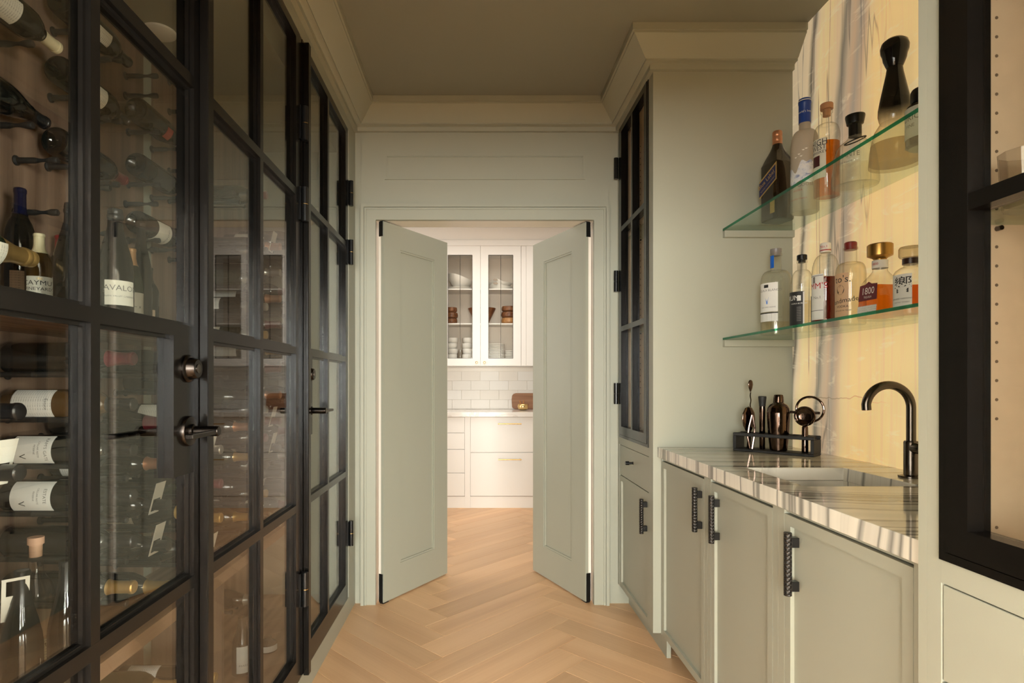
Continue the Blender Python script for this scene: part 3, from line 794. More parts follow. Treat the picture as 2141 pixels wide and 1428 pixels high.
tag(sk, 'square undermount marble sink in the bar counter', 'sink')
part('basin_floor', G().box(SX0 - 0.02, SX1 + 0.02, SY0 - 0.02, SY1 + 0.02, 0.650, 0.6648), m_counter, sk)
part('drain', G().lathe([(0, 0.001), (0.02, 0.001), (0.024, 0.003), (0.03, 0.003), (0.032, 0)], 24, ((SX0 + SX1) / 2, (SY0 + SY1) / 2, 0.665)), m_gun, sk)

# ---- glass shelves on cleats
def glass_shelf(z0, z1, label):
    g = G().box(1.0515, XS - 0.0005, 0.994, 2.4755, z0, z1)
    o = part('glass_shelf', g, [m_shelf, m_edge], smooth=0)
    for p in o.data.polygons:
        if p.normal.x < -0.5: p.material_index = 1
    tag(o, label, 'shelf', 'glass shelves in front of the onyx')
    for y0, y1 in ((2.4555, 2.4755), (0.994, 1.014)):
        part('cleat', G().box(1.0515, XS - 0.001, y0, y1, z0 - 0.029, z0 - 0.0005, 0.001), m_green, o, label='sage painted shelf cleat')
    return o
glass_shelf(1.8185, 1.8290, 'upper green-edged glass shelf in front of the onyx')
glass_shelf(1.3555, 1.3645, 'lower green-edged glass shelf in front of the onyx')

# ---- faucet
fx, fy = 1.262, 1.685
fa = thing('faucet', 'dark gunmetal gooseneck faucet behind the bar sink', 'faucet', (fx, fy, 0.9))
part('base_flange', G().lathe([(0, 0.0005), (0.032, 0.0005), (0.032, 0.005), (0.022, 0.008), (0.0, 0.008)], 28), m_gun, fa, False)
part('body', G().lathe([(0, 0.008), (0.0185, 0.008), (0.0185, 0.102), (0.0165, 0.106), (0, 0.106)], 28), m_gun, fa, False)
R_ = 0.0655
pts = [(0, 0, 0.106), (0, 0, 0.15), (0, 0, 0.2)] + [(-R_ + R_ * math.cos(a), 0, 0.202 + R_ * math.sin(a)) for a in [PI * k / 22 for k in range(0, 22)]]
pts += [(-2 * R_ + 0.002, 0, 0.195)]
pts = [(x, y, z) for x, y, z in pts]
part('spout', G().tube(pts, 0.0122, 18), m_gun, fa, False)
hd = part('handle', G().lathe([(0, 0), (0.0150, 0), (0.0150, 0.030), (0.0145, 0.031), (0.0150, 0.032), (0.0150, 0.075), (0.0135, 0.077), (0, 0.077)], 24, (0, -0.012, 0.086), 'y').map(lambda x, y, z: (x, -0.024 - y, z)), m_gun, fa, False)
part('lever', G().cyl((0, -0.070, 0.020), 0.0075, 0.06, 'z', 16, 0.001), m_knurl, hd, False)

# ---- bar tool holder at 45 degrees in the corner
hx, hy = 1.067, 2.373
hdir = Vector((1.271 - 1.067, 2.161 - 2.373)).normalized(); hang = math.atan2(hdir.y, hdir.x)
hr = thing('bar_tool_holder', 'black open rack holding cocktail tools on the marble counter', 'rack', (hx, hy, 0.9), (0, 0, hang))
L_, D_, H_ = 0.294, 0.086, 0.074
def plate_with_holes(z0, z1):
    return G().box(0, L_, -D_ / 2, D_ / 2, z0, z1, 0.002)
part('base_plate', plate_with_holes(0.0006, 0.010), m_rubber, hr, False)
g = G()
# top plate: front and back rails plus webs so the wells stay open
part('top_rail', G().box(0, L_, -D_ / 2, -D_ / 2 + 0.012, H_ - 0.013, H_, 0.002), m_rubber, hr, False)
part('top_rail', G().box(0, L_, D_ / 2 - 0.012, D_ / 2, H_ - 0.013, H_, 0.002), m_rubber, hr, False)
for u0, u1 in ((0.0122, 0.024), (0.078, 0.086), (0.110, 0.1175), (0.198, 0.206), (0.232, 0.2405), (0.262, 0.2818)):
    part('top_web', G().box(u0, u1, -D_ / 2 + 0.0121, D_ / 2 - 0.0121, H_ - 0.013, H_ - 0.0003), m_rubber, hr, False)
for u0, u1 in ((0, 0.012), (L_ - 0.012, L_)):
    part('end_plate', G().box(u0, u1, -D_ / 2 + 0.0002, D_ / 2 - 0.0002, 0.0102, H_ - 0.0132, 0.001), m_rubber, hr, False)
def hpos(u, v=0.0): return (hx + hdir.x * u - hdir.y * v, hy + hdir.y * u + hdir.x * v, 0.9105)
# shaker
sh = thing('cocktail_shaker', 'black copper cobbler shaker standing in the tool rack', 'shaker', hpos(0.158))
part('cup', G().lathe([(0, 0), (0.028, 0), (0.031, 0.003), (0.037, 0.06), (0.0405, 0.12), (0.0405, 0.143), (0.0, 0.143)], 32), m_copper, sh, False)
part('strainer_lid', G().lathe([(0.0415, 0.1432), (0.0418, 0.149), (0.040, 0.152), (0.0385, 0.165), (0.031, 0.178), (0.0205, 0.184), (0.0185, 0.187), (0, 0.187)], 32), m_copper, sh, False)
part('cap', G().lathe([(0.0193, 0.1872), (0.0188, 0.190), (0.0175, 0.208), (0.0155, 0.216), (0.010, 0.218), (0, 0.218)], 28), m_copper, sh, False)
# muddler
mu = thing('muddler', 'black copper muddler with dark tip beside the shaker', 'muddler', hpos(0.098))
part('rod', G().lathe([(0, 0), (0.009, 0), (0.0105, 0.004), (0.0115, 0.17), (0, 0.17)], 20), m_copper, mu, False)
part('tip', G().lathe([(0.0118, 0.1702), (0.0125, 0.18), (0.0150, 0.202), (0.0150, 0.208), (0.013, 0.210), (0, 0.210)], 20), m_rubber, mu, False)
# bar spoon with twisted stem
bs = thing('bar_spoon', 'long twisted bar spoon, tallest tool in the rack', 'spoon', hpos(0.046, 0.018))
part('stem', G().tube([(0.0012 * math.cos(k * 1.1), 0.0012 * math.sin(k * 1.1), 0.0005 + k * 0.0068) for k in range(34)], 0.0022, 8), m_copper, bs, False)
part('bowl', G().lathe([(0, 0.226), (0.004, 0.228), (0.011, 0.242), (0.0145, 0.256), (0.012, 0.268), (0.006, 0.274), (0, 0.275)], 18, sq=0.38).rotz(0.5), m_copper, bs, False)
# julep strainer / tongs
js = thing('julep_strainer', 'oval black copper julep strainer leaning at the left of the rack', 'strainer', hpos(0.050, -0.012))
part('bowl', G().lathe([(0, 0.066), (0.014, 0.070), (0.028, 0.090), (0.034, 0.118), (0.030, 0.142), (0.018, 0.162), (0, 0.168)], 28, sq=0.22).rotz(-hang * 0 + 0.35), m_copper, js, False)
part('handle', G().tube([(0, 0, 0.0006), (0.001, 0, 0.03), (0, 0, 0.068)], [0.008, 0.006, 0.007], 10), m_copper, js, False)
tg = thing('ice_tongs', 'flat folded ice tongs in front of the julep strainer', 'tongs', hpos(0.060, -0.024))
part('arm', G().tube([(0, 0, 0.0006), (-0.010, 0, 0.05), (-0.005, -0.002, 0.09), (0.006, -0.002, 0.135)], [0.0055, 0.005, 0.0045, 0.004], 8), m_copper, tg, False)
part('arm', G().tube([(0.008, 0.0, 0.0006), (0.016, 0.0, 0.05), (0.018, -0.002, 0.085), (0.0085, -0.002, 0.135)], [0.0055, 0.005, 0.0045, 0.004], 8), m_copper, tg, False)
# hawthorne strainer standing on its handle, spring ring behind
hs = thing('hawthorne_strainer', 'round hawthorne strainer on its handle with ring behind, right end of rack', 'strainer', hpos(0.2515), (0, 0, hang))
part('handle', G().lathe([(0, 0), (0.011, 0), (0.0115, 0.01), (0.0105, 0.095), (0.006, 0.105), (0, 0.106)], 18), m_copper, hs, False)
part('disc', G().lathe([(0, 0.003), (0.014, 0.0022), (0.022, 0.0), (0.025, -0.002), (0.029, -0.0035), (0.032, -0.002), (0.0355, -0.0035), (0.0375, -0.001), (0.0375, 0.002), (0.030, 0.0045), (0, 0.006)], 36, (0, -0.004, 0.137), 'y'), m_copper, hs, False)
for s_ in (-1, 1):
    part('ear', G().box(s_ * 0.030, s_ * 0.052, -0.0055, -0.0025, 0.146, 0.156, 0.001), m_copper, hs, False)
part('spring_coil', G().tube([(0.033 * math.cos(a) , -0.010 + 0.004 * math.cos(a * 14), 0.137 + (0.033 + 0.004 * math.sin(a * 14)) * math.sin(a)) for a in [PI * 1.05 + 0.9 * PI * k / 60 for k in range(61)]], 0.0012, 6), m_gun, hs, False)
part('ring', G().tube([(0.012 + 0.047 * math.cos(a), 0.016, 0.163 + 0.047 * math.sin(a)) for a in [2 * PI * k / 40 for k in range(41)]], 0.0042, 10, False), m_copper, hs, False)
part('ring_stem', G().tube([(0.0, 0.013, 0.055), (0.003, 0.0155, 0.118)], 0.003, 8), m_copper, hs, False)
# ================================================================== spirits on the glass shelves
def spirit(name, label, x, y, z, prof, glass, cap, capmat, labels=(), fill=None, fillmat=None, n=32, rot=PI, cat='bottle', neck=None):
    root = thing(name, label, cat, (x, y, z + 0.0006), (0, 0, rot), 'liquor bottles on the glass shelves')
    part('glass', G().lathe(prof, n), glass, root, False)
    if cap: part('stopper', G().lathe(cap, 28), capmat, root, False)
    if fill:
        # liquid level inside the shell
        q = [(0, 0.006)]
        for (r, h) in prof:
            if h > fill: break
            if r > 0.008 and h > 0.003: q.append((r - 0.0022, max(h, 0.0065)))
        rl = q[-1][0]
        q += [(rl, fill), (0, fill)]
        part('liquid', G().lathe(q, n), fillmat, root, False)
    for args in labels:
        nm, g, m = args[:3]
        part(nm, g, m, root, False)
    return root
Z1, Z2 = 1.8290, 1.3645
def round_prof(R, hs, hn, rn, H, k=0.5, lip=True):
    p = [(0, 0.004), (R * 0.75, 0.001), (R * 0.93, 0.0), (R, 0.005), (R, hs)]
    for i in range(1, 7):
        a = i / 7.0; p.append((rn + (R - rn) * math.cos(a * PI / 2) ** k, hs + (hn - hs) * math.sin(a * PI / 2)))
    p += [(rn, hn), (rn * 0.97, H * 0.96)]
    if lip: p += [(rn * 1.15, H * 0.962), (rn * 1.15, H * 0.985)]
    p += [(rn, H), (rn * 0.8, H), (0, H - 0.001)]
    return p
# --- upper shelf: dark square whisky bottle
def square_bottle(name, label, x, y, z, half, hs, hn, rn, H, mat, rot, taper=1.0, n=4):
    root = thing(name, label, 'bottle', (x, y, z + 0.0006), (0, 0, rot), 'liquor bottles on the glass shelves')
    secs = [(half * 0.95 , 0.0), (half, 0.006), (half * taper, hs * 0.97), (half * taper * 0.93, hs)]
    vs = []; fs = []; N = 24; rings = []
    def ring(r, h, sq):
        k = len(vs)
        for i in range(N):
            a = 2 * PI * i / N
            c, s = math.cos(a), math.sin(a); m = max(abs(c), abs(s)); rr = (r / (m ** sq))
            if sq > 0.5: rr = min(rr, r * 1.30)
            vs.append((rr * c, rr * s, h))
        rings.append(k)
    for r, h in secs: ring(r, h, 1.0)
    for i in range(1, 6):
        a = i / 6.0
        ring(rn + (half * taper * 0.93 - rn) * (1 - a) ** 1.1, hs + (hn - hs) * a, 1.0 - a)
    ring(rn, hn, 0); ring(rn * 0.97, H, 0)
    for k in range(len(rings) - 1):
        for i in range(N):
            j = (i + 1) % N; fs.append((rings[k] + i, rings[k] + j, rings[k + 1] + j, rings[k + 1] + i))
    fs += [tuple(range(N)), tuple(range(rings[-1], rings[-1] + N))]
    part('glass', G().add(vs, fs), mat, root, False, 40)
    return root
def flat_label(root, name, half, u0, u1, v0, v1, mat, face=0, skew=0.0, th=0.0006):
    # label on the flat face looking along local +x
    g = G().prism([(u0, v0), (u1, v0 + skew), (u1, v1 + skew), (u0, v1)], half + 0.0002, half + 0.0002 + th, 'x')
    return part(name, g, mat, root, False, 0)
def flat_text(root, s, size, x, u, v, mat, rot=0.0, sx=1.0):
    g = text_geo(s, size, sx); cr, sr = math.cos(rot), math.sin(rot)
    g.map(lambda a, b, c: (x, u + a * cr - b * sr, v + a * sr + b * cr))
    return part('lettering', g, mat, root, False, 0)
b = square_bottle('whisky_bottle', 'tall square dark whisky bottle with copper cap and slanted blue label', PX(1625.4, 2.364), 2.364, Z1, 0.0455, 0.235, 0.315, 0.0165, 0.335, simple('dark_brown_green_glass', (0.018, 0.010, 0.004), 0.07, spec=0.6), PI + 0.25)
part('stopper', G().lathe([(0, 0.312), (0.0185, 0.312), (0.0185, 0.322), (0.0175, 0.324), (0.0185, 0.326), (0.0185, 0.342), (0.0172, 0.345), (0.0185, 0.348), (0.0185, 0.362), (0.016, 0.366), (0, 0.366)], 24), FOIL['copper'], b, False, label='copper cap')
part('neck_glass', G().lathe([(0.0172, 0.293), (0.0172, 0.3118), (0.0, 0.3118)], 20), m_gglass, b, False)
flat_label(b, 'label_border', 0.0455, -0.047, 0.047, 0.100, 0.170, m_inkgold, skew=0.055)
lb = flat_label(b, 'paper_label', 0.0462, -0.047, 0.042, 0.106, 0.162, simple('navy_label', (0.012, 0.016, 0.08), 0.4), skew=0.052)
flat_text(b, 'Blue Label', 0.024, 0.0472, -0.008, 0.166, m_inkgold, 0.52)
flat_text(b, 'BLENDED SCOTCH WHISKY', 0.007, 0.0472, 0.0, 0.146, m_inkgold, 0.52)
flat_label(b, 'base_label', 0.0456, 0.012, 0.036, 0.025, 0.075, m_inkgold)
# --- frosted vodka, mountain picture on front
R = 0.049
fro = NT('frosted_glass'); _tr = fro.n('ShaderNodeBsdfTransparent'); _tr.inputs[0].default_value = (0.75, 0.70, 0.62, 1)
_df = fro.bsdf(Base_Color=(0.62, 0.55, 0.46), Roughness=0.35); _mx = fro.n('ShaderNodeMixShader'); _mx.inputs[0].default_value = 0.62
fro.l(_tr.outputs[0], _mx.inputs[1]); fro.l(_df.outputs[0], _mx.inputs[2]); m_frost = fro.end(_mx.outputs[0])
x, y = PX(1682.6, 2.2445), 2.2445
pr = round_prof(R, 0.235, 0.315, 0.020, 0.41, 0.55, False)
mt = NT('mountain_print'); o_ = mt.obj(); nn = mt.noise(mt.mapping(o_, (30, 30, 45)), 1.0, 4, 0.6, 0.8)
m_mount = mt.end(mt.bsdf(Base_Color=mt.ramp(nn, [(0.36, (0.28, 0.33, 0.55)), (0.46, (0.72, 0.74, 0.82)), (0.60, (0.86, 0.86, 0.88)), (0.74, (0.35, 0.33, 0.36))]), Roughness=0.4))
A = PI * 0.62
def peak_patch(r, zf, zb, a0, a1, n=24):
    vs = []; fs = []
    for k in range(n + 1):
        a = a0 + (a1 - a0) * k / n; u = k / n
        vs += [(r * math.cos(a), r * math.sin(a), zb(u)), (r * math.cos(a), r * math.sin(a), zf(u))]
    fs = [(2 * k, 2 * k + 2, 2 * k + 3, 2 * k + 1) for k in range(n)]
    return G().add(vs, fs)
lab = [('picture_label', peak_patch(R + 0.0006, lambda u: 0.172 + 0.020 * math.sin(u * 9.5 + 1.2) + 0.010 * math.sin(u * 23 + 1), lambda u: 0.108 + 0.006 * math.sin(u * 14), -0.9, 1.9), m_mount),
       ('lettering', wrap_text('GREY GOOSE', 0.017, R, 0.096, 0.55), simple('plum_ink', (0.12, 0.03, 0.07), 0.5)),
       ('lettering', wrap_text('VODKA', 0.010, R, 0.078, 0.45), m_inkred),
       ('lettering', wrap_text('IMPORTED  FRANCE', 0.007, R, 0.045, 0.45), m_inkred)]
for k, (da, dz) in enumerate(((0.30, 0.205), (0.55, 0.215), (0.85, 0.228), (1.05, 0.232), (0.70, 0.206))):
    g = G(); r_ = R + 0.0008
    pts2 = [(-0.007, 0.005), (-0.003, 0.001), (0, 0.003), (0.004, 0.001), (0.008, 0.006), (0.003, -0.002), (-0.002, -0.002)]
    lab.append(('bird_print', G().add([(r_ * math.cos(da + u / r_), r_ * math.sin(da + u / r_), dz + v) for u, v in pts2], [tuple(range(7))]), m_inkwhite))
vb = spirit('vodka_bottle', 'tall frosted vodka bottle with blue capsule and snowy mountain print', x, y, Z1, pr, m_frost,
       [(0, 0.345), (0.0212, 0.345), (0.0212, 0.418), (0.0225, 0.420), (0.0225, 0.427), (0.0215, 0.429), (0.0215, 0.437), (0.019, 0.439), (0, 0.439)], simple('blue_capsule', (0.012, 0.05, 0.30), 0.35), lab, rot=PI + 0.1)
part('cap_band', G().lathe([(0.0229, 0.4285), (0.0229, 0.4315), (0.0, 0.4315)], 24), m_inkwhite, vb, False)
part('lettering', wrap_text('world\'s best', 0.011, 0.0212, 0.385, 0.9), m_inkwhite, vb, False, 0)
# --- rye with cork, leaning label
x, y = PX(1728.5, 2.067), 2.067; R = 0.0415
lab = [('paper_label', G().patch(R + 0.0003, 0.065, 0.205, -0.55, 0.83), m_paper), ('picture_block', G().patch(R + 0.0009, 0.108, 0.145, -0.35, 0.35), simple('dark_maroon_print', (0.07, 0.012, 0.015), 0.5)),
       ('lettering', wrap_text('HIGH', 0.030, R, 0.190, 0.20, 0.85), m_ink), ('lettering', wrap_text('WEST', 0.024, R, 0.172, 0.20, 0.85), m_ink), ('lettering', wrap_text('WHISKEY', 0.014, R, 0.156, 0.20), m_ink), ('lettering', wrap_text('DOUBLE RYE!', 0.010, R, 0.090, 0.20), m_inkred)]
spirit('rye_bottle', 'slender clear whiskey bottle with wooden cork and cream label, half full of amber', x, y, Z1, round_prof(R, 0.215, 0.262, 0.0165, 0.315, 0.6), m_clear,
       [(0, 0.292), (0.0125, 0.292), (0.0125, 0.3155), (0.0205, 0.316), (0.0205, 0.334), (0.019, 0.336), (0, 0.336)], simple('cork_wood', (0.50, 0.26, 0.13), 0.6), lab, 0.195, m_lamber, rot=PI + 0.15)
# --- squat tequila with black stopper
x, y = PX(1787.9, 1.9375), 1.9375
pr = [(0, 0.012), (0.055, 0.004), (0.066, 0.0), (0.069, 0.006), (0.0695, 0.02), (0.067, 0.045), (0.0625, 0.08), (0.059, 0.105), (0.056, 0.122), (0.046, 0.138), (0.030, 0.150), (0.021, 0.160), (0.0185, 0.17), (0.0185, 0.195), (0.0, 0.195)]
lab = [('lettering', wrap_text('DIAMANTE', 0.021, 0.064, 0.088, 0.45, 0.9), simple('brown_ink', (0.10, 0.06, 0.03), 0.5)), ('lettering', wrap_text('100% DE AGAVE', 0.008, 0.066, 0.066, 0.45), simple('brown_ink', (0.10, 0.06, 0.03), 0.5))]
q = spirit('tequila_decanter', 'squat bell-shaped clear tequila bottle with flared black stopper', x, y, Z1, pr, m_clear,
       [(0, 0.165), (0.0190, 0.165), (0.0190, 0.202), (0.0210, 0.204), (0.0245, 0.206), (0.0290, 0.230), (0.0285, 0.235), (0, 0.235)], m_blackm, lab, 0.062, m_lclear, rot=PI)
part('cord', G().tube([(0.030 * math.cos(a), 0.030 * math.sin(a), 0.1515 - 0.010 * math.cos(a)) for a in [2 * PI * k / 24 for k in range(25)]], 0.0022, 8, False), m_rubber, q, False, label='black cord round the shoulder')
# --- tall hourglass ceramic-style bottle, dark top fading to clear
x, y = PX(1870.7, 1.759), 1.759
pr = [(0, 0.006), (0.055, 0.0), (0.0672, 0.002), (0.067, 0.012), (0.064, 0.05), (0.058, 0.085), (0.052, 0.108), (0.042, 0.125), (0.037, 0.133), (0.040, 0.141), (0.043, 0.156), (0.0425, 0.175), (0.038, 0.205), (0.030, 0.245), (0.023, 0.28), (0.0205, 0.298)]
cap = [(0.0208, 0.2985), (0.024, 0.306), (0.030, 0.322), (0.032, 0.335), (0.036, 0.346), (0.0375, 0.360), (0.034, 0.374), (0.024, 0.383), (0.010, 0.387), (0, 0.387)]
t = NT('smoke_fade_glass'); o_ = t.obj(); sp_ = t.n('ShaderNodeSeparateXYZ'); t.l(o_, sp_.inputs[0])
fade = t.ramp(t.math('MULTIPLY', sp_.outputs[2], 2.5), [(0.33, 0.0), (0.50, 1.0)])
lwn = t.n('ShaderNodeLayerWeight'); lwn.inputs[0].default_value = 0.5
trn = t.n('ShaderNodeBsdfTransparent'); t.l(t.mix(t.math('POWER', lwn.outputs['Facing'], 2.0), (0.95, 0.92, 0.86), (0.5, 0.44, 0.36)), trn.inputs[0])
gln = t.n('ShaderNodeBsdfGlossy'); gln.inputs['Roughness'].default_value = 0.02
m1 = t.n('ShaderNodeMixShader'); m1.inputs[0].default_value = 0.06; t.l(trn.outputs[0], m1.inputs[1]); t.l(gln.outputs[0], m1.inputs[2])
dkn = t.bsdf(Base_Color=(0.006, 0.005, 0.004), Roughness=0.05)
m2 = t.n('ShaderNodeMixShader'); t.l(fade, m2.inputs[0]); t.l(m1.outputs[0], m2.inputs[1]); t.l(dkn.outputs[0], m2.inputs[2])
m_smoke = t.end(m2.outputs[0])
q = spirit('hourglass_bottle', 'tallest hourglass bottle with bulbous black top fading to clear glass', x, y, Z1, pr, m_smoke, cap, simple('black_glaze', (0.006, 0.005, 0.005), 0.05), [], 0.068, m_lcream, rot=PI)
# --- dark apothecary bottle half hidden by the near cabinet
x, y = PX(1934, 1.62), 1.62; R = 0.045
lab = [('paper_label', G().patch(R + 0.0003, 0.025, 0.110, -0.62, 0.75), paper('grey_label', (0.62, 0.60, 0.52))), ('lettering', wrap_text('ORIC', 0.022, R, 0.080, 0.10), m_ink), ('lettering', wrap_text('FINE', 0.013, R, 0.058, 0.10), m_ink)]
spirit('gin_bottle', 'dark stubby bottle with black cap, half hidden by the near cabinet', x, y, Z1, [(0, 0.004), (0.038, 0), (R, 0.006), (R, 0.105), (0.041, 0.118), (0.03, 0.126), (0.026, 0.13), (0, 0.131)], simple('brown_black_glass', (0.02, 0.012, 0.006), 0.06, spec=0.6),
       [(0, 0.127), (0.032, 0.127), (0.033, 0.132), (0.033, 0.158), (0.030, 0.164), (0, 0.165)], m_blackm, lab, rot=PI)
# --- lower shelf
x, y = PX(1622.3, 2.337), 2.337; R = 0.0565
lab = [('paper_label', G().patch(R + 0.0003, 0.090, 0.205, -0.45, 0.97, 14), m_white_p), ('base_label', G().patch(R + 0.0003, 0.052, 0.083, -0.45, 0.97, 14), m_white_pi),
       ('band', G().patch(R + 0.0008, 0.186, 0.198, 0.02, 0.35), m_ink), ('lettering', wrap_text('TEQUILA BLANCO', 0.0125, R, 0.175, 0.30), m_inkgrey),
       ('lettering', wrap_text('100% PURO AGAVE', 0.007, R, 0.108, 0.30), m_inkgrey), ('band', G().patch(R + 0.0008, 0.083, 0.0865, -0.45, 0.97), m_ink)]
# blue agave plant print: fan of leaves
g = G(); r_ = R + 0.0009
for k in range(11):
    a = PI * (0.06 + 0.88 * k / 10); L = 0.024 + 0.006 * math.sin(k * 2.1); w = 0.0022
    p0 = (0 - w * math.sin(a), w * math.cos(a)); p1 = (w * math.sin(a), -w * math.cos(a)); p2 = (L * math.cos(a), L * math.sin(a))
    g.add([(r_ * math.cos(0.25 + u / r_), r_ * math.sin(0.25 + u / r_), 0.122 + v) for u, v in (p0, p1, p2)], [(0, 1, 2)])
lab.append(('agave_print', g, m_inkblue)); lab[-1] = ('agave_print', g, simple('agave_blue', (0.10, 0.25, 0.70), 0.5))
lab.append(('neck_label', G().patch(0.0205, 0.268, 0.318, -0.5, 0.5), simple('royal_blue_label', (0.01, 0.12, 0.55), 0.4)))
spirit('blanco_bottle', 'large clear tequila bottle with white agave label, far end of lower shelf', x, y, Z2, round_prof(R, 0.205, 0.258, 0.0195, 0.330, 0.55), m_clear,
       [(0, 0.318), (0.017, 0.318), (0.0205, 0.331), (0.021, 0.332), (0.021, 0.346), (0, 0.346)], simple('grey_stopper', (0.22, 0.20, 0.19), 0.35), lab, 0.050, m_lclear, rot=PI + 0.25)
x, y = PX(1676.7, 2.20), 2.20; R = 0.0405
lab = [('paper_label', G().patch(R + 0.0003, 0.025, 0.150, -0.7, 1.13, 14), m_ink), ('label_edge', G().patch(R + 0.0008, 0.027, 0.148, 1.04, 1.15, 4), m_white_p),
       ('crest', G().patch(R + 0.0008, 0.115, 0.135, 0.55, 0.88), m_inkwhite), ('lettering', wrap_text('RUM', 0.026, R, 0.126, 0.10), m_inkwhite), ('lettering', wrap_text('VODKA 80 PROOF', 0.007, R, 0.105, 0.68), m_inkwhite)]
for k in range(9): lab.append(('small_print', G().patch(R + 0.0008, 0.040 + k * 0.0062, 0.0425 + k * 0.0062, 0.53, 0.89, 5), m_inkgrey))
lab.append(('back_label', G().patch(R + 0.0003, 0.030, 0.130, 1.75, 2.6, 8), m_ink))
spirit('rum_bottle', 'clear long-necked bottle with black label and black cap, second on lower shelf', x, y, Z2, round_prof(R, 0.150, 0.235, 0.0155, 0.272, 0.9), m_clear,
       [(0, 0.262), (0.0125, 0.262), (0.0125, 0.2725), (0.0175, 0.273), (0.0175, 0.290), (0.016, 0.292), (0, 0.292)], m_blackm, lab, 0.115, m_lclear, rot=PI + 0.1)
x, y = PX(1726, 2.06), 2.06; R = 0.043
lab = [('paper_label', G().patch(R + 0.0003, 0.030, 0.190, -0.35, 0.90, 12), m_white_p), ('lettering', wrap_text("MM'S", 0.030, R, 0.148, 0.42), m_inkred), ('lettering', wrap_text("No.1", 0.014, R, 0.108, 0.40), m_inkgrey),
       ('rule', G().patch(R + 0.0008, 0.062, 0.0635, -0.3, 0.87, 10), m_ink), ('rule', G().patch(R + 0.0008, 0.184, 0.1855, -0.3, 0.87, 10), m_ink), ('seal', G().patch(R + 0.0008, 0.160, 0.182, 0.0, 0.22, 5), m_inkgrey),
       ('cap_lettering', wrap_text('No.1', 0.012, 0.0172, 0.289, 0.7), m_inkred)]
b = spirit('liqueur_bottle', 'clear bottle of dark red liqueur with white label and white cap', x, y, Z2, round_prof(R, 0.190, 0.262, 0.0155, 0.285, 0.9), m_clear,
       [(0, 0.270), (0.0172, 0.270), (0.0172, 0.300), (0.0155, 0.303), (0, 0.303)], m_china, lab, 0.180, m_lred, rot=PI)
part('cap_band', G().lathe([(0.0176, 0.275), (0.0176, 0.2785), (0.0, 0.2785)], 24), m_inkred, b, False)
x, y = PX(1778.5, 1.92), 1.92; R = 0.044
lab = [('paper_label', G().patch(R + 0.0003, 0.020, 0.168, -0.5, 0.82, 12), simple('copper_label', (0.62, 0.40, 0.24), 0.5)), ('lettering', wrap_text("to's.", 0.032, R, 0.147, 0.38), m_ink), ('lettering', wrap_text("Handmade", 0.022, R, 0.077, 0.38, rot=0.12), m_ink),
       ('lettering', wrap_text("VODKA", 0.011, R, 0.058, 0.38), m_ink), ('lettering', wrap_text("DISTILLED IN TEXAS", 0.006, R, 0.045, 0.38), m_ink)]
g = G(); r_ = R + 0.0009
g.add([(r_ * math.cos(0.25 + 0.013 * math.cos(a) / r_), r_ * math.sin(0.25 + 0.013 * math.cos(a) / r_), 0.113 + 0.016 * math.sin(a)) for a in [2 * PI * k / 20 for k in range(20)]], [tuple(range(20))])
lab.append(('seal', g, simple('brown_seal', (0.05, 0.03, 0.02), 0.5)))
spirit('handmade_vodka_bottle', 'clear round-shouldered bottle with copper label and red-brown cap', x, y, Z2, round_prof(R, 0.165, 0.205, 0.0185, 0.258, 0.55), m_clear,
       [(0, 0.247), (0.0185, 0.247), (0.0185, 0.270), (0.016, 0.273), (0, 0.273)], simple('redbrown_cap', (0.22, 0.025, 0.02), 0.3), lab, 0.208, m_lclear, rot=PI + 0.05)
b = square_bottle('tequila_bottle', 'tapered four-sided amber tequila bottle with big gold stopper and maroon label', PX(1840, 1.775), 1.775, Z2, 0.0455, 0.120, 0.150, 0.020, 0.180, m_clear, PI + 0.10, 0.80)
g = G(); hw = 0.042
vs = [(-hw, -hw, .008), (hw, -hw, .008), (hw, hw, .008), (-hw, hw, .008), (-hw * .84, -hw * .84, .104), (hw * .84, -hw * .84, .104), (hw * .84, hw * .84, .104), (-hw * .84, hw * .84, .104)]
part('liquid', G().add(vs, [(0, 3, 2, 1), (4, 5, 6, 7), (0, 1, 5, 4), (1, 2, 6, 5), (2, 3, 7, 6), (3, 0, 4, 7)]), m_lamber, b, False, 0)
part('stopper', G().lathe([(0, 0.168), (0.017, 0.168), (0.017, 0.186), (0.021, 0.190), (0.0335, 0.196), (0.034, 0.200), (0.034, 0.229), (0.031, 0.232), (0, 0.232)], 32), simple('antique_gold', (0.46, 0.26, 0.07), 0.3, 0.9), b, False, label='large gold stopper')
part('neck_label', G().lathe([(0.0212, 0.158), (0.0212, 0.182), (0.0, 0.182)], 24), m_white_p, b, False)
part('lettering', wrap_text('1800', 0.010, 0.0212, 0.170, 0.2), m_inkred, b, False, 0)
def slope_face(g):  # lean the label with the bottle's tapering side
    return g.map(lambda x, y, z: (x - (z - 0.006) * 0.0455 * 0.20 / 0.110, y, z))
ml = simple('maroon_label', (0.13, 0.012, 0.022), 0.45)
part('paper_label', slope_face(G().prism([(-0.036, 0.060), (0.036, 0.060), (0.034, 0.108), (0.012, 0.110), (0.0, 0.117), (-0.012, 0.110), (-0.034, 0.108)], 0.0458, 0.0466, 'x')), ml, b, False, 0)
part('base_label', slope_face(G().box(0.0458, 0.0466, -0.037, 0.037, 0.014, 0.044)), m_white_pi, b, False, 0)
for s_, sz, zz in (('1800', 0.030, 0.088), ('TEQUILA', 0.009, 0.070)):
    part('lettering', slope_face(text_geo(s_, sz, 0.85).map(lambda a, c, e: (0.0469, a, zz + c))), m_inkwhite, b, False, 0)
x, y = PX(1905, 1.668), 1.668; R = 0.0425
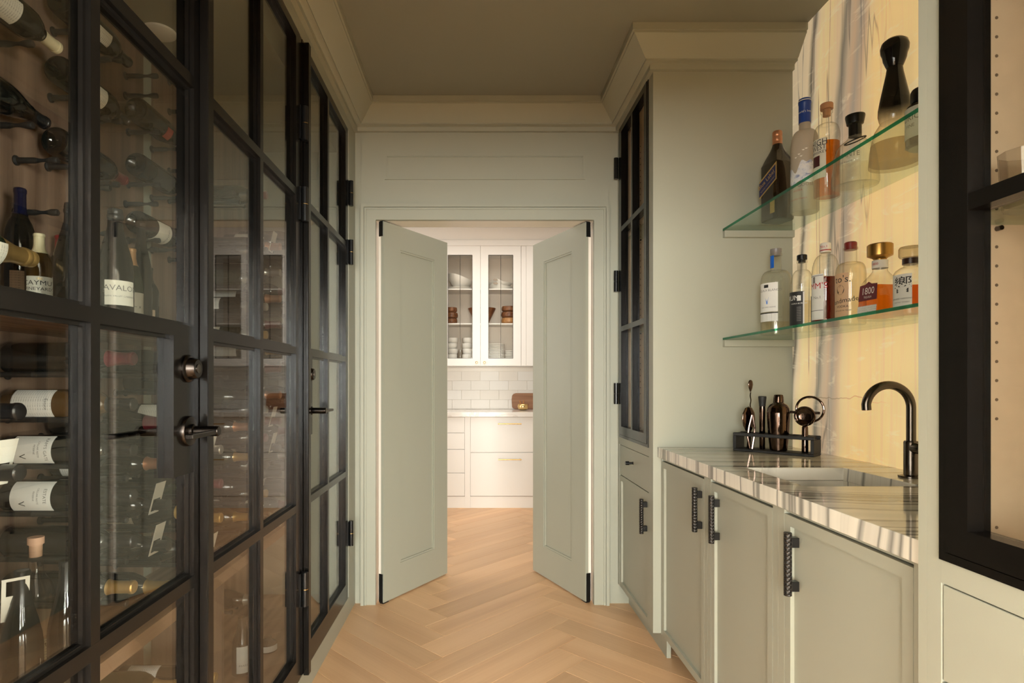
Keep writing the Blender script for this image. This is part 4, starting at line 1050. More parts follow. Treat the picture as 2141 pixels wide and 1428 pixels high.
lab = [('paper_label', G().patch(R + 0.0003, 0.026, 0.118, -0.45, 0.98, 10), m_white_p), ('lettering', wrap_text('響', 0.050, R, 0.084, 0.42), m_ink), ('lettering', wrap_text('JAPANESE HARMONY', 0.006, R, 0.048, 0.35), m_ink), ('small_print', wrap_text('SUNTORY WHISKY', 0.005, R, 0.038, 0.35), m_inkgrey)]
b = spirit('harmony_whisky_bottle', 'faceted glass whisky bottle with brush-stroke label, nearest on lower shelf', x, y, Z2, [(0, 0.012), (0.036, 0), (R, 0.005), (R, 0.122), (0.038, 0.131), (0.026, 0.140), (0.018, 0.143), (0.018, 0.158), (0, 0.158)], m_clear,
       [(0.0, 0.168), (0.027, 0.168), (0.030, 0.172), (0.030, 0.194), (0.027, 0.199), (0, 0.199)], thin_glass('stopper_glass', (0.8, 0.76, 0.68), edge=(0.35, 0.30, 0.24)), lab, 0.085, m_lrust, n=24, rot=PI)
part('neck_band', G().lathe([(0.0, 0.149), (0.0215, 0.149), (0.0215, 0.1655), (0.0, 0.1655)], 24), simple('brown_neck_band', (0.03, 0.012, 0.008), 0.3), b, False)
# crystal glasses in the near tall cabinet
def wine_glass(x, y, z, label):
    o = part('wine_glass', G().lathe([(0, 0), (0.032, 0.0), (0.033, 0.002), (0.006, 0.006), (0.004, 0.012), (0.0038, 0.075), (0.008, 0.082), (0.028, 0.10), (0.037, 0.125), (0.036, 0.155), (0.031, 0.185), (0.0302, 0.185), (0.035, 0.155), (0.036, 0.125), (0.027, 0.102), (0, 0.084)], 24).mv(x, y, z + 0.0006), m_crystal)
    tag(o, label, 'glass', 'crystal glasses in the near tall cabinet'); return o
def tumbler(x, y, z, label):
    o = part('crystal_tumbler', G().lathe([(0, 0), (0.034, 0), (0.036, 0.004), (0.041, 0.09), (0.0395, 0.09), (0.0345, 0.010), (0, 0.009)], 12).mv(x, y, z + 0.0006), m_crystal, smooth=20)
    tag(o, label, 'glass', 'crystal glasses in the near tall cabinet'); return o
tumbler(0.866, 0.906, 1.445, 'cut crystal tumbler on the glass shelf of the near cabinet')
tumbler(0.905, 0.80, 1.445, 'second cut crystal tumbler on the near cabinet shelf, nearer the camera')
wine_glass(0.945, 0.87, 0.891, 'stemmed crystal glass on the floor of the near tall cabinet')
# ================================================================== wine room behind the steel doors
WE = 2.945; WS = 0.50; WC = 2.34
wr = thing('wine_cabinet', 'walnut lined wine cabinet full of bottles behind the steel doors', 'cabinet', (XB, 1.7, 0.10))
bp = part('back_panel', G().box(XB - 0.02, XB, WS, 2.010, 0.10, WC), m_walnut, wr, label='walnut back panel with black bottle pegs')
bp2 = part('back_panel', G().box(XB - 0.02, XB, 2.066, WE, 0.10, WC), m_walnut, wr)
part('strip', G().box(XB - 0.02, XB - 0.004, 2.0102, 2.0658, 0.10, WC), m_green, wr, label='sage strip between the walnut panels')
part('end_panel', G().box(XB, -0.705, WE, WE + 0.02, 0.10, WC), m_green, wr)
part('end_panel', G().box(XB, -0.705, WS - 0.02, WS, 0.10, WC), m_walnut, wr)
part('floor_panel', G().box(XB - 0.02, -0.705, WS, WE, 0.085, 0.10), m_walnut_y, wr)
part('top_panel', G().box(XB - 0.02, -0.705, WS, WE, WC, WC + 0.02), m_green, wr)
part('top_fascia', G().box(-0.725, -0.705, WS, WE, WC + 0.0201, 2.60), m_green, wr)
part('ceiling_disc', G().lathe([(0, -0.012), (0.040, -0.012), (0.050, -0.006), (0.052, 0)], 32, (-1.05, 1.93, WC - 0.0003)), m_china, wr, label='round white ceiling disc')
part('shelf', G().box(XB + 0.0003, -0.78, WS + 0.001, 2.05, 1.300, 1.328), m_walnut_y, wr)
part('shelf', G().box(XB + 0.0003, -0.90, WS + 0.001, WE - 0.001, 0.460, 0.500), m_walnut_y, wr)
part('divider', G().box(XB + 0.0003, -0.902, 2.062, 2.082, 0.1003, 0.4598), m_walnut, wr)
# pegs
def peg_mesh(L):
    return mesh_of('peg', G().lathe([(0, 0), (0.0125, 0), (0.0125, 0.003), (0.0075, 0.006), (0.0075, L * 0.45), (0.0042, L * 0.60), (0.0042, L * 0.70), (0.0085, L * 0.86), (0.0085, L * 0.98), (0.007, L), (0, L)], 12, axis='x'), m_rubber)
peg_s, peg_l = peg_mesh(0.106), mesh_of('peg', G().lathe([(0, 0), (0.0125, 0), (0.0125, 0.003), (0.0065, 0.006), (0.0065, 0.10), (0.0075, 0.103), (0.0065, 0.106), (0.0065, 0.218), (0.0085, 0.222), (0.0085, 0.228), (0.007, 0.230), (0, 0.230)], 12, axis='x'), m_rubber)
def peg(y, z, long=False):
    p = bp if y < 2.04 else bp2
    w = wloc(p)
    return inst('peg', peg_l if long else peg_s, p, (XB + 0.0002 - w.x, y - w.y, z - w.z))
# bottle prototypes --------------------------------------------------
BORD = [(0, 0.022), (0.018, 0.012), (0.030, 0.001), (0.0345, 0.0), (0.0372, 0.006), (0.0372, 0.186), (0.0355, 0.200), (0.029, 0.218), (0.020, 0.233), (0.0155, 0.245), (0.0142, 0.258), (0.0138, 0.288), (0.0152, 0.289), (0.0152, 0.297), (0.013, 0.300), (0, 0.300)]
BURG = [(0, 0.022), (0.018, 0.012), (0.031, 0.001), (0.0365, 0.0), (0.0395, 0.006), (0.0395, 0.150), (0.037, 0.172), (0.031, 0.198), (0.0235, 0.224), (0.0175, 0.246), (0.0148, 0.262), (0.0142, 0.288), (0.0155, 0.289), (0.0155, 0.297), (0.013, 0.300), (0, 0.300)]
CHAM = [(0, 0.030), (0.020, 0.018), (0.034, 0.001), (0.040, 0.0), (0.0435, 0.007), (0.0435, 0.135), (0.0405, 0.165), (0.033, 0.200), (0.024, 0.232), (0.0175, 0.262), (0.0165, 0.285), (0.0185, 0.288), (0.0185, 0.296), (0.0165, 0.300), (0.0175, 0.303), (0.016, 0.315), (0, 0.317)]
def cap_prof(P, z0, extra=0.0009):
    q = [(r + extra, h) for r, h in P if h >= z0 and r > 0]
    r0 = None
    for (ra, ha), (rb, hb) in zip(P, P[1:]):
        if ha < z0 <= hb: r0 = ra + (rb - ra) * (z0 - ha) / (hb - ha)
    q = [(r0 + extra, z0)] + q
    q.append((0.0, P[-1][1] + extra)); return q
_bm = {}
def shared(key, fn):
    if key not in _bm: _bm[key] = fn()
    return _bm[key]
def wine(label, shape, glass, cap, lab, loc, rot=(0, 0, 0), scale=1.0, ang=0.0, group='wine bottles in the walnut cabinet', text=None, tagc=False, hs=1.0, name='wine_bottle', capz=0.238):
    P = {'bord': BORD, 'burg': BURG, 'cham': CHAM}[shape]
    if shape == 'cham': capz = 0.215
    R = max(r for r, h in P)
    root = thing(name, label, 'bottle', loc, rot, group)
    root.scale = (scale, scale, scale * hs)
    inst('glass', shared(('g', shape, glass.name), lambda: mesh_of('glass', G().lathe(P, 20), glass)), root)
    if cap: inst('capsule', shared(('c', shape, cap, capz), lambda: mesh_of('capsule', G().lathe(cap_prof(P, capz), 18), FOIL[cap])), root)
    if lab:
        mat, z0, z1, w = lab
        inst('paper_label', shared(('l', shape, mat.name, z0, z1, w), lambda: mesh_of('paper_label', G().patch(R + 0.0003, z0, z1, -w, w, 10), mat)), root, (0, 0, 0), (0, 0, ang))
    for tx in (text or ()):
        s, size, z, a, m = tx[:5]; rr = tx[5] if len(tx) > 5 else 0.0
        inst('lettering', mesh_of('lettering', wrap_text(s, size, R, z, a, rot=rr), m, 0), root, (0, 0, 0), (0, 0, ang))
    if tagc:
        # card slipped over the neck, hanging down
        inst('neck_tag', shared(('t', tagc), lambda: mesh_of('neck_tag', G().ring('x', (-0.024, 0.024, -0.062, 0.024), (-0.0172, 0.0172, -0.0172, 0.0172), -0.0004, 0.0004), m_tag)), root, (0, 0, 0.262), (0, PI / 2 + 0.25, 0))
    return root
# --- bottles standing on the upper shelf
SZ = 1.3286
def stand(x, ytop, d, label, shape, glass, cap, lab, ang=0.0, sz=SZ, r=None, text=None, capz=0.238, tagc=False):
    H = {'bord': 0.300, 'burg': 0.300, 'cham': 0.317}[shape]; R = {'bord': 0.0372, 'burg': 0.0395, 'cham': 0.0435}[shape]
    h = PZ(ytop, d) - sz; s = (r / R) if r else h / H
    return wine(label, shape, glass, cap, lab, (PX(x, d), d, sz), (0, 0, 0), s, ang, 'bottles standing on the cabinet shelves', text, hs=(h / H) / s, capz=capz, tagc=tagc)
FA = -PI / 2 + 0.75    # towards the camera
stand(42, 394, 1.38, 'tall standing bottle with dark blue capsule and tan drawing label', 'bord', m_dglass, 'blue', (m_tanp, 0.030, 0.105, 0.75), FA, r=0.031)
stand(82, 489, 1.30, 'small standing bottle with cream capsule and cream label with clover print', 'bord', m_amber, 'cream', (m_paper, 0.03, 0.135, 1.1), FA, r=0.0265, capz=0.225,
      text=[('CAYMUS', 0.024, 0.110, -0.1, m_ink), ('VINEYARDS', 0.0165, 0.088, -0.1, m_ink), ('THE', 0.010, 0.126, -0.1, m_inkgold), ('\u2663', 0.030, 0.055, 0.25, simple('clover_green', (0.02, 0.12, 0.02), 0.5))])
stand(127, 493, 1.56, 'standing bottle with red capsule behind the dark sparkling bottles', 'bord', m_dglass, 'red', None, r=0.033)
stand(150, 425, 1.25, 'dark foil-topped sparkling bottle standing beside the clover-label bottle', 'cham', m_dglass, 'black', (paper('grey_foil_label', (0.16, 0.17, 0.17)), 0.02, 0.10, 0.7), FA + 0.5, r=0.034)
stand(241, 437, 1.40, 'foil-topped standing bottle with cream lettered label behind the near door', 'cham', m_dglass, 'black', (m_paper, 0.035, 0.105, 0.85), FA + 0.1, r=0.040, text=[('AVALON', 0.022, 0.083, 0.1, m_inkgrey), ('NAPA VALLEY CABERNET', 0.0065, 0.060, 0.0, m_inkgrey)])
stand(275, 520, 1.56, 'short standing bottle with pale orange screw cap', 'burg', m_gglass, 'orange', (m_paper, 0.045, 0.125, 0.9), FA + 0.2, r=0.0285, capz=0.232, text=[('~ x', 0.02, 0.07, 0.1, m_inkgrey)])
stand(295, 466, 1.73, 'slim all-black standing bottle behind the orange-capped one', 'burg', m_dglass, 'black', None, r=0.030)
stand(311, 560, 1.90, 'standing bottle with small tan label farthest along the upper shelf', 'bord', m_dglass, 'black', (m_tanp, 0.06, 0.11, 0.4), FA, r=0.030)
# --- bottles standing on the lower shelf
SZ2 = 0.5006
cb = stand(75, 1140, 1.30, 'clear bottle of pale wine with wooden cork on the lower shelf', 'bord', m_clear, None, (m_paperi, 0.060, 0.105, 0.8), FA, SZ2, r=0.036, text=[('Suggested', 0.012, 0.094, 0.1, m_ink)])
inst('cork', mesh_of('cork', G().lathe([(0, 0.276), (0.0125, 0.276), (0.0130, 0.302), (0.0165, 0.303), (0.0165, 0.318), (0, 0.318)], 18), simple('cork_tan', (0.60, 0.36, 0.24), 0.7)), cb)
inst('wine', mesh_of('wine', G().lathe([(0, 0.02), (0.034, 0.008), (0.035, 0.18), (0, 0.18)], 20), m_lclear), cb)
stand(138, 1171, 1.22, 'dark screw-capped bottle with handwritten tag low on the lower shelf', 'burg', m_dglass, 'black', (m_tag, 0.075, 0.110, 0.5), FA + 0.15, SZ2, r=0.033, text=[('Temp', 0.016, 0.098, 0.0, m_inkgrey), ('30/Mo', 0.014, 0.084, 0.05, m_inkgrey)])
q = stand(45, 1192, 1.15, 'dark bottle on the lower shelf wearing a white neck tag', 'burg', m_dglass, 'black', (m_tag, 0.035, 0.075, 0.6), FA, SZ2, r=0.036, text=[('Temp', 0.016, 0.062, 0.0, m_inkgrey), ('May 2019', 0.012, 0.047, 0.0, m_inkgrey)])
inst('neck_tag', mesh_of('neck_tag', G().ring('y', (-0.024, 0.024, -0.070, 0.022), (-0.0162, 0.0162, -0.0162, 0.0162), -0.0006, 0.0006), m_tag), q, (0.0, -0.016, 0.270), (0.30, 0, FA + PI / 2))
# --- upper bottles lying along the wall on pegs
def lie_along(x, y0, z, shape, glass, cap, lab, ang, label, text=None, s=1.0, flip=False):
    R = {'bord': 0.0372, 'burg': 0.0395, 'cham': 0.0435}[shape] * s
    for yy in (y0 + 0.06, y0 + 0.20): peg(yy, z - R - 0.0090, x > XB + 0.10)
    rot = (PI / 2, 0, 0) if flip else (-PI / 2, 0, 0)
    return wine(label, shape, glass, cap, lab, (x, y0 + (0.30 if flip else 0), z), rot, s, ang, 'bottles lying along the wall on pegs', text)
XR = XB + 0.062
lie_along(XR + 0.03, 1.17, 2.02, 'bord', m_dglass, 'cream', (m_paperi, 0.05, 0.14, 0.8), 0.6, 'wine bottle with cream capsule lying on pegs near the top of the near door')
lie_along(XR, 1.51, 1.99, 'bord', m_dglass, 'black', (m_paperi, 0.075, 0.150, 0.75), 0.35, 'black bottle lying on pegs with pale back label, base towards the camera')
lie_along(XR, 1.52, 2.175, 'bord', m_dglass, 'black', (m_paperi, 0.09, 0.16, 0.5), 0.5, 'topmost wine bottle lying on pegs behind the near door')
lie_along(XR, 1.86, 2.05, 'burg', m_dglass, 'burgundy', (simple('red_label', (0.35, 0.05, 0.03), 0.5), 0.12, 0.155, 0.5), 0.6, 'dark bottle with small red label lying on pegs below the ceiling disc')
lie_along(XR, 1.86, 1.875, 'bord', m_dglass, 'red', (simple('charcoal_label', (0.03, 0.03, 0.03), 0.5), 0.06, 0.17, 0.7), 0.4, 'dark bottle with charcoal label lying on the middle row of pegs')
lie_along(XR, 1.86, 1.69, 'bord', m_dglass, 'red', (m_paper, 0.07, 0.15, 1.15), 0.5, 'bottle with wide cream label lying on the lowest upper row of pegs', [('VINTAGE', 0.012, 0.13, 0.0, m_inkgrey)])
lie_along(XR, 1.50, 1.800, 'bord', m_dglass, 'red', None, 0.4, 'plain dark bottle with red capsule lying on pegs above the standing bottles')
q = lie_along(-0.925, 0.895, 1.432, 'cham', m_gglass, 'gold', (m_paperi, 0.12, 0.20, 1.0), 0.9, 'green sparkling bottle with gold foil neck lying just above the upper shelf')
lie_along(XR, 1.17, 1.83, 'burg', m_dglass, 'black', None, 0.0, 'plain black bottle lying on pegs at the left edge of the picture', s=1.0)
wine('black bottle with white neck tag lying at the left edge, high on the pegs', 'burg', m_dglass, 'black', None, (XR + 0.05, 0.86, 1.90), (-PI / 2, 0, 0), 1.0, 0, 'bottles lying along the wall on pegs', tagc='a')
for yy in (0.92, 1.06): peg(yy, 1.90 - 0.0395 - 0.009, True)
# spare empty pegs
for y in (1.452, 1.66): 
    for z in (1.73, 1.60): peg(y, z)
for k in range(7): peg(2.177, 2.30 - 0.111 * k)
for z in (2.18, 2.115, 1.76, 1.61): peg(1.906, z)
for z in (2.25, 2.10, 1.93, 1.745): peg(1.661, z)
# --- cork-forward bottles lying square to the wall on long pegs
random.seed(11)
rows = [1.205, 1.095, 0.985, 0.875, 0.765, 0.655, 0.556]
cols = [1.05, 1.22, 1.40, 1.56, 1.72, 1.88, 2.13, 2.29, 2.45, 2.61, 2.77]
RN = ['top', 'second', 'third', 'fourth', 'fifth', 'sixth', 'lowest']
CN = ['first', 'second', 'third', 'fourth', 'fifth', 'sixth', 'seventh', 'eighth', 'ninth', 'tenth', 'farthest']
GL = {'black': m_dglass, 'green': m_gglass}
CAPS = ['black', 'black', 'black', 'burgundy', 'black', 'black', 'copper', 'burgundy', 'black', 'gold', 'black', 'silver']
SPEC = {(1, 2): ('bord', m_amber, 'black', m_white_pi, "back", False), (2, 2): ('bord', m_dglass, 'black', m_white_p, "RAM'S GATE", False), (3, 2): ('burg', m_dglass, 'black', m_white_p, 'ESTATE', False),
        (4, 4): ('burg', m_dglass, 'gold', m_paperi, None, False), (5, 3): ('bord', m_dglass, 'gold', None, None, False), (5, 2): ('bord', m_dglass, 'gold', None, None, False), (4, 3): ('bord', m_dglass, 'black', m_white_pi, None, True),
        (2, 0): ('burg', m_dglass, 'black', None, None, True), (1, 0): ('burg', m_dglass, 'black', None, None, False), (2, 8): ('bord', m_dglass, 'burgundy', m_paperi, None, True), (3, 8): ('bord', m_dglass, 'black', m_paperi, None, True), (5, 5): ('bord', m_dglass, 'black', m_white_pi, None, True), (2, 6): ('bord', m_dglass, 'copper', m_paperi, None, False), (1, 7): ('bord', m_dglass, 'silver', None, None, False)}
EMPTY = {(0, 3), (1, 4), (6, 2), (6, 3), (6, 4), (6, 1), (6, 0), (5, 0), (5, 1), (4, 9), (0, 9), (6, 6), (5, 8), (6, 10), (2, 10)}
EMPTY |= {(4, 0), (4, 1), (0, 1), (1, 1), (2, 1), (3, 1), (0, 0), (3, 0)}
def row_bottle(ri, ci, z, y, label, sp=None, seed_cap=None):
    if sp: shape, glass, cap, lm, tx, tg_ = sp
    else:
        shape = random.choice(['bord', 'bord', 'burg']); glass = random.choice([m_dglass, m_dglass, m_gglass]); cap = seed_cap or random.choice(CAPS)
        lm = random.choice([m_paperi, m_white_pi, m_paperi, None, None]); tx = None; tg_ = random.random() < 0.12
    R = {'bord': 0.0372, 'burg': 0.0395}[shape]
    text = None
    if tx and tx != 'back': text = [(tx, 0.0105, 0.111, 0.0, m_inkgrey), ('CELLAR NOTE', 0.006, 0.094, 0.0, m_inkgrey), ('RESERVE', 0.006, 0.085, 0.0, m_inkgrey), ('V', 0.022, 0.056, 0.45, m_ink)]
    if tx == 'back': text = [('Estate', 0.011, 0.112, 0.1, m_inkgrey), ('||||||||||', 0.015, 0.046, 0.45, m_ink, PI / 2)]
    lab = (lm, 0.030 if lm in (m_white_p, m_white_pi) else 0.05, 0.125, 1.0 if (sp and not tg_) else 0.7) if lm else None
    ang = -PI / 2 - (0.15 if sp else random.uniform(-0.2, 1.0))
    for dy in (-0.026, 0.026):
        peg(y + dy, z - math.sqrt((R + 0.0068) ** 2 - 0.026 ** 2), True)
    return wine(label, shape, glass, cap, lab, (XB + 0.028, y, z), (0, PI / 2, 0), 1.0, ang, 'bottles lying neck out on long pegs', text, tagc='a' if tg_ else False)
for ri, z in enumerate(rows):
    for ci, y in enumerate(cols):
        if (ri, ci) in EMPTY: continue
        zz = z - 0.0275 if ci % 2 else z + 0.0275
        if ri == 6 and ci % 2: continue
        sp = SPEC.get((ri, ci)); cap = sp[2] if sp else random.choice(CAPS)
        row_bottle(ri, ci, zz, y, f'neck-out bottle with {cap} capsule, {RN[ri]} row under the shelf, {CN[ci]} column from the near end', sp, cap)
# more neck-out bottles on the far panel above shelf level
for ri, z in enumerate([1.885, 1.775, 1.665, 1.555, 1.445, 1.335]):
    for ci, y in enumerate([2.29, 2.45, 2.61, 2.77]):
        if (ri, ci) in {(0, 1), (0, 2), (2, 3), (4, 2), (1, 0)}: continue
        zz = z - 0.0275 if ci % 2 else z + 0.0275
        cap = 'red' if (ri, ci) == (0, 0) else random.choice(CAPS)
        row_bottle(ri, ci, zz, y, f'neck-out bottle with {cap} capsule on the far upper pegs, {RN[ri]} row, {CN[ci]} column', None, cap)
# bottles under the lower shelf
for k, (y, z, cap) in enumerate(((1.16, 0.33, 'gold'), (1.42, 0.24, 'silver'), (1.60, 0.34, 'gold'), (1.84, 0.24, 'gold'), (2.22, 0.345, 'silver'))):
    row_bottle(7, k, z, y, f'{CN[k]} neck-out bottle with {cap} capsule under the lower walnut shelf', None, cap)
stand(506, 1290, 2.15, 'standing dark bottle with white label on the cabinet floor behind the middle door', 'burg', m_dglass, 'black', (m_white_p, 0.02, 0.16, 0.9), FA, 0.1006, r=0.036, text=[('MASON', 0.015, 0.06, 0.0, m_inkgrey)])
stand(560, 1330, 2.33, 'second standing bottle with white label on the cabinet floor, farther along', 'burg', m_dglass, 'black', (m_white_p, 0.03, 0.15, 0.9), FA, 0.1006, r=0.036)
# ================================================================== kitchen seen through the doorway
KF = 5.43; KU = 5.67
# base units
def knob(x, z): return G().lathe([(0, 0), (0.006, 0), (0.004, 0.008), (0.010, 0.012), (0.0125, 0.018), (0.010, 0.024), (0, 0.026)], 20, (x, KU, z), 'y').map(lambda a, b, c: (a, 2 * KU - b, c))
def bar(x0, x1, z, y):
    g = G().cyl((x0, y - 0.028, z), 0.0055, x1 - x0, 'x', 14, 0.001)
    return g
def drawer_unit(label, x0, x1, zs, handles=None):
    root = thing('drawer_unit', label, 'cabinet', ((x0 + x1) / 2, KF, 0))
    part('carcass', G().box(x0, x1, KF + 0.021, 5.99, 0.11, 0.852), m_white, root)
    part('plinth', G().box(x0, x1, KF + 0.006, KF + 0.0205, 0.0, 0.107), m_white, root)
    for (za, zb) in zs:
        d = part('drawer', G().box(x0 + 0.0015, x1 - 0.0015, KF, KF + 0.020, za + 0.0015, zb - 0.0015, 0.001), m_white, root)
        if handles:
            z = zb - 0.062
            h = part('handle', bar(handles[0], handles[1], z, KF), m_brass, d, label='brass bar pull')
            for hx_ in (handles[0] + 0.012, handles[1] - 0.012):
                part('post', G().cyl((hx_, KF - 0.028, z), 0.0065, 0.0278, 'y', 12), m_brass, h)
    return root
drawer_unit('white base unit with two deep drawers and brass pulls', -0.052, 0.75, [(0.110, 0.518), (0.520, 0.850)], (0.2056, 0.4246))
drawer_unit('white base unit with four plain narrow drawers', -0.75, -0.104, [(0.110, 0.326), (0.328, 0.547), (0.549, 0.701), (0.703, 0.850)])
f = part('filler_post', G().box(-0.1035, -0.0525, KF + 0.002, 5.99, 0.0, 0.852), m_white); tag(f, 'slim white filler post between the two kitchen drawer units', 'post')
drawer_unit('white base unit hidden beyond the right door leaf', 0.7505, 1.5, [(0.110, 0.518), (0.520, 0.850)], (1.02, 1.24))
ct2 = part('kitchen_counter', G().box(-0.78, 1.55, 5.40, 6.018, 0.8525, 0.897, 0.002), m_kmarble); tag(ct2, 'white veined marble kitchen counter', 'counter')
# backsplash tiles: handmade white, laid in running bond
bs_ = struct('trim_9', G().box(-0.78, 1.55, 6.010, 6.0195, 0.8975, 1.334), m_cream, label='white tiled kitchen splashback')
random.seed(4)
tiles = [mesh_of('tile', G().box(-0.0955, 0.0955, -0.004, 0.004, -0.0478, 0.0478, 0.0015), simple('tile_glaze_%d' % k, c, 0.5, var=0.03, vscale=12, bump=0.04, bscale=18)) for k, c in enumerate([(0.86, 0.82, 0.76), (0.84, 0.79, 0.72), (0.88, 0.85, 0.80)])]
wl_ = wloc(bs_)
for r in range(5):
    z = 0.9475 + r * 0.0972
    if z > 1.33: continue
    for c in range(-4, 9):
        x = 0.045 + c * 0.1935 + (0.0967 if r % 2 else 0)
        if x < -0.66 or x > 1.42: continue
        if z + 0.0478 > 1.334: continue
        inst('tile', tiles[random.randrange(3)], bs_, (x, 6.0055 + random.uniform(-0.0006, 0.0006), z), (random.uniform(-0.006, 0.006), 0, random.uniform(-0.004, 0.004)))
# upper cabinets
def upper(label, x0, x1, doors):
    root = thing('wall_cabinet', label, 'cabinet', ((x0 + x1) / 2, KU, 1.335))
    iw = simple('cabinet_interior', (0.80, 0.70, 0.60), 0.5)
    for a, b in ((x0, x0 + 0.018), (x1 - 0.018, x1)):
        part('side_panel', G().box(a, b, KU + 0.021, 5.998, 1.336, 2.506), m_white, root)
    part('back_panel', G().box(x0 + 0.0181, x1 - 0.0181, 5.988, 5.998, 1.336, 2.506), iw, root)
    part('base_panel', G().box(x0 + 0.0181, x1 - 0.0181, KU + 0.021, 5.9879, 1.336, 1.400), m_white, root)
    part('top_panel', G().box(x0 + 0.0181, x1 - 0.0181, KU + 0.021, 5.9879, 2.45, 2.506), m_white, root)
    for z in (1.742, 2.082):
        part('shelf', G().box(x0 + 0.0182, x1 - 0.0182, KU + 0.030, 5.9878, z, z + 0.012), m_white, root)
    for (a, b, ga, gb, mx, kx) in doors:
        d = part('door', G().ring('y', (a + 0.001, b - 0.001, 1.336, 2.506), (ga, gb, 1.407, 2.418), KU, KU + 0.020), m_white, root)
        if kx is not None: part('knob', knob(kx, 1.368), m_brass, d)
        part('glazing_bar', G().box(mx - 0.002, mx + 0.002, KU + 0.006, KU + 0.014, 1.407, 2.418), m_bronze, d)
        part('glazing_frame', G().ring('y', (ga, gb, 1.407, 2.418), (ga + 0.004, gb - 0.004, 1.411, 2.414), KU + 0.004, KU + 0.016), m_bronze, d)
        for (pa, pb) in ((ga + 0.004, mx - 0.002), (mx + 0.002, gb - 0.004)):
            part('pane', G().box(pa, pb, KU + 0.009, KU + 0.011, 1.411, 2.414), m_kpane, d, smooth=0)
    return root
upper('white wall cabinet with two glazed doors showing white dishes', -0.350, 0.4415,
      [(-0.350, 0.0448, -0.275, -0.0336, -0.154, 0.006), (0.0452, 0.4412, 0.1213, 0.364, 0.2427, 0.083)])
f2 = part('filler_strip', G().box(0.443, 0.489, KU + 0.004, 5.998, 1.336, 2.506), m_white); tag(f2, 'slim white strip beside the glazed wall cabinet', 'panel')
upper('white wall cabinet mostly hidden by the right door leaf', 0.490, 1.30, [(0.490, 0.894, 0.566, 0.82, 0.693, None), (0.895, 1.299, 0.97, 1.225, 1.098, None)])
upper('white wall cabinet hidden by the left door leaf', -1.16, -0.352, [(-1.16, -0.757, -1.085, -0.832, -0.96, None), (-0.756, -0.353, -0.68, -0.43, -0.555, None)])
struct('trim_10', G().box(-1.2, 1.35, KU - 0.012, 5.99, 2.5065, 2.56), m_white, label='white kitchen frieze over the wall cabinets')
struct('trim_11', sweep([(-1.99, 5.70), (2.19, 5.70)], [(0.0, 2.561), (0.03, 2.561), (0.04, 2.58), (0.10, 2.66), (0.11, 2.66), (0.11, 2.699), (0.0, 2.699)]), m_white, label='white kitchen crown moulding')
# dishes
def dish(name, label, cat, g, mat, group):
    o = part(name, g, mat); tag(o, label, cat, group); return o
S3, S2_, S1_ = 2.0946, 1.7546, 1.4006
DY = 5.84
def plate(x, z, r, label, group):
    return dish('plate', label, 'plate', G().lathe([(0, 0.0), (r * 0.6, 0.0), (r * 0.96, 0.002), (r, 0.005), (r, 0.0118), (r * 0.96, 0.0135), (r * 0.9, 0.012), (r * 0.6, 0.0045), (0, 0.0045)], 28, (x, DY, z)), m_china, group)
CN2 = ['lowest', 'second', 'third', 'fourth', 'fifth', 'sixth', 'seventh', 'eighth', 'ninth', 'tenth', 'topmost']
# top shelf
dish('platter', 'white oval platter under the swooping bowl on the top shelf', 'platter', G().lathe([(0, 0), (0.10, 0), (0.135, 0.022), (0.132, 0.024), (0.10, 0.005), (0, 0.005)], 32, (-0.155, DY, S3)), m_china, 'white dishes in the glazed cabinet')
def swoop(x, y, z):
    k = max(0, (z - S3 - 0.03) / 0.08); return (x, y, z + k * (0.045 * math.cos((x + 0.30) * 9) + 0.01))
dish('serving_bowl', 'white serving bowl with a swooping rim on the top shelf', 'bowl', G().lathe([(0, 0), (0.06, 0), (0.085, 0.02), (0.115, 0.05), (0.130, 0.085), (0.127, 0.085), (0.110, 0.050), (0.08, 0.025), (0, 0.008)], 36, (-0.155, DY, S3 + 0.0252)).map(swoop), m_china, 'white dishes in the glazed cabinet')
for k in range(2):
    z = S3 + k * 0.036
    def hump(x, y, zz, z0=z): return (x, y, zz + (0.05 * math.exp(-((x - 0.195) / 0.05) ** 2)) * max(0, (zz - z0 - 0.012) / 0.03))
    o = dish('handled_dish', ('lower' if k == 0 else 'upper') + ' white baking dish with a handle hole on the top shelf', 'dish', G().lathe([(0, 0), (0.085, 0), (0.118, 0.03), (0.120, 0.034), (0.114, 0.034), (0.082, 0.006), (0, 0.006)], 36, (0.245, DY, z)).map(hump), m_china, 'white dishes in the glazed cabinet')
    part('handle_hole', G().lathe([(0, 0), (0.026, 0), (0.026, 0.002), (0, 0.002)], 20, (0.195, DY - 0.114, z + 0.056), 'y').map(lambda a, b, c: (a, b, z + 0.056 + (c - z - 0.056) * 0.45)), simple('shadow_taupe', (0.45, 0.37, 0.30), 0.6), o)
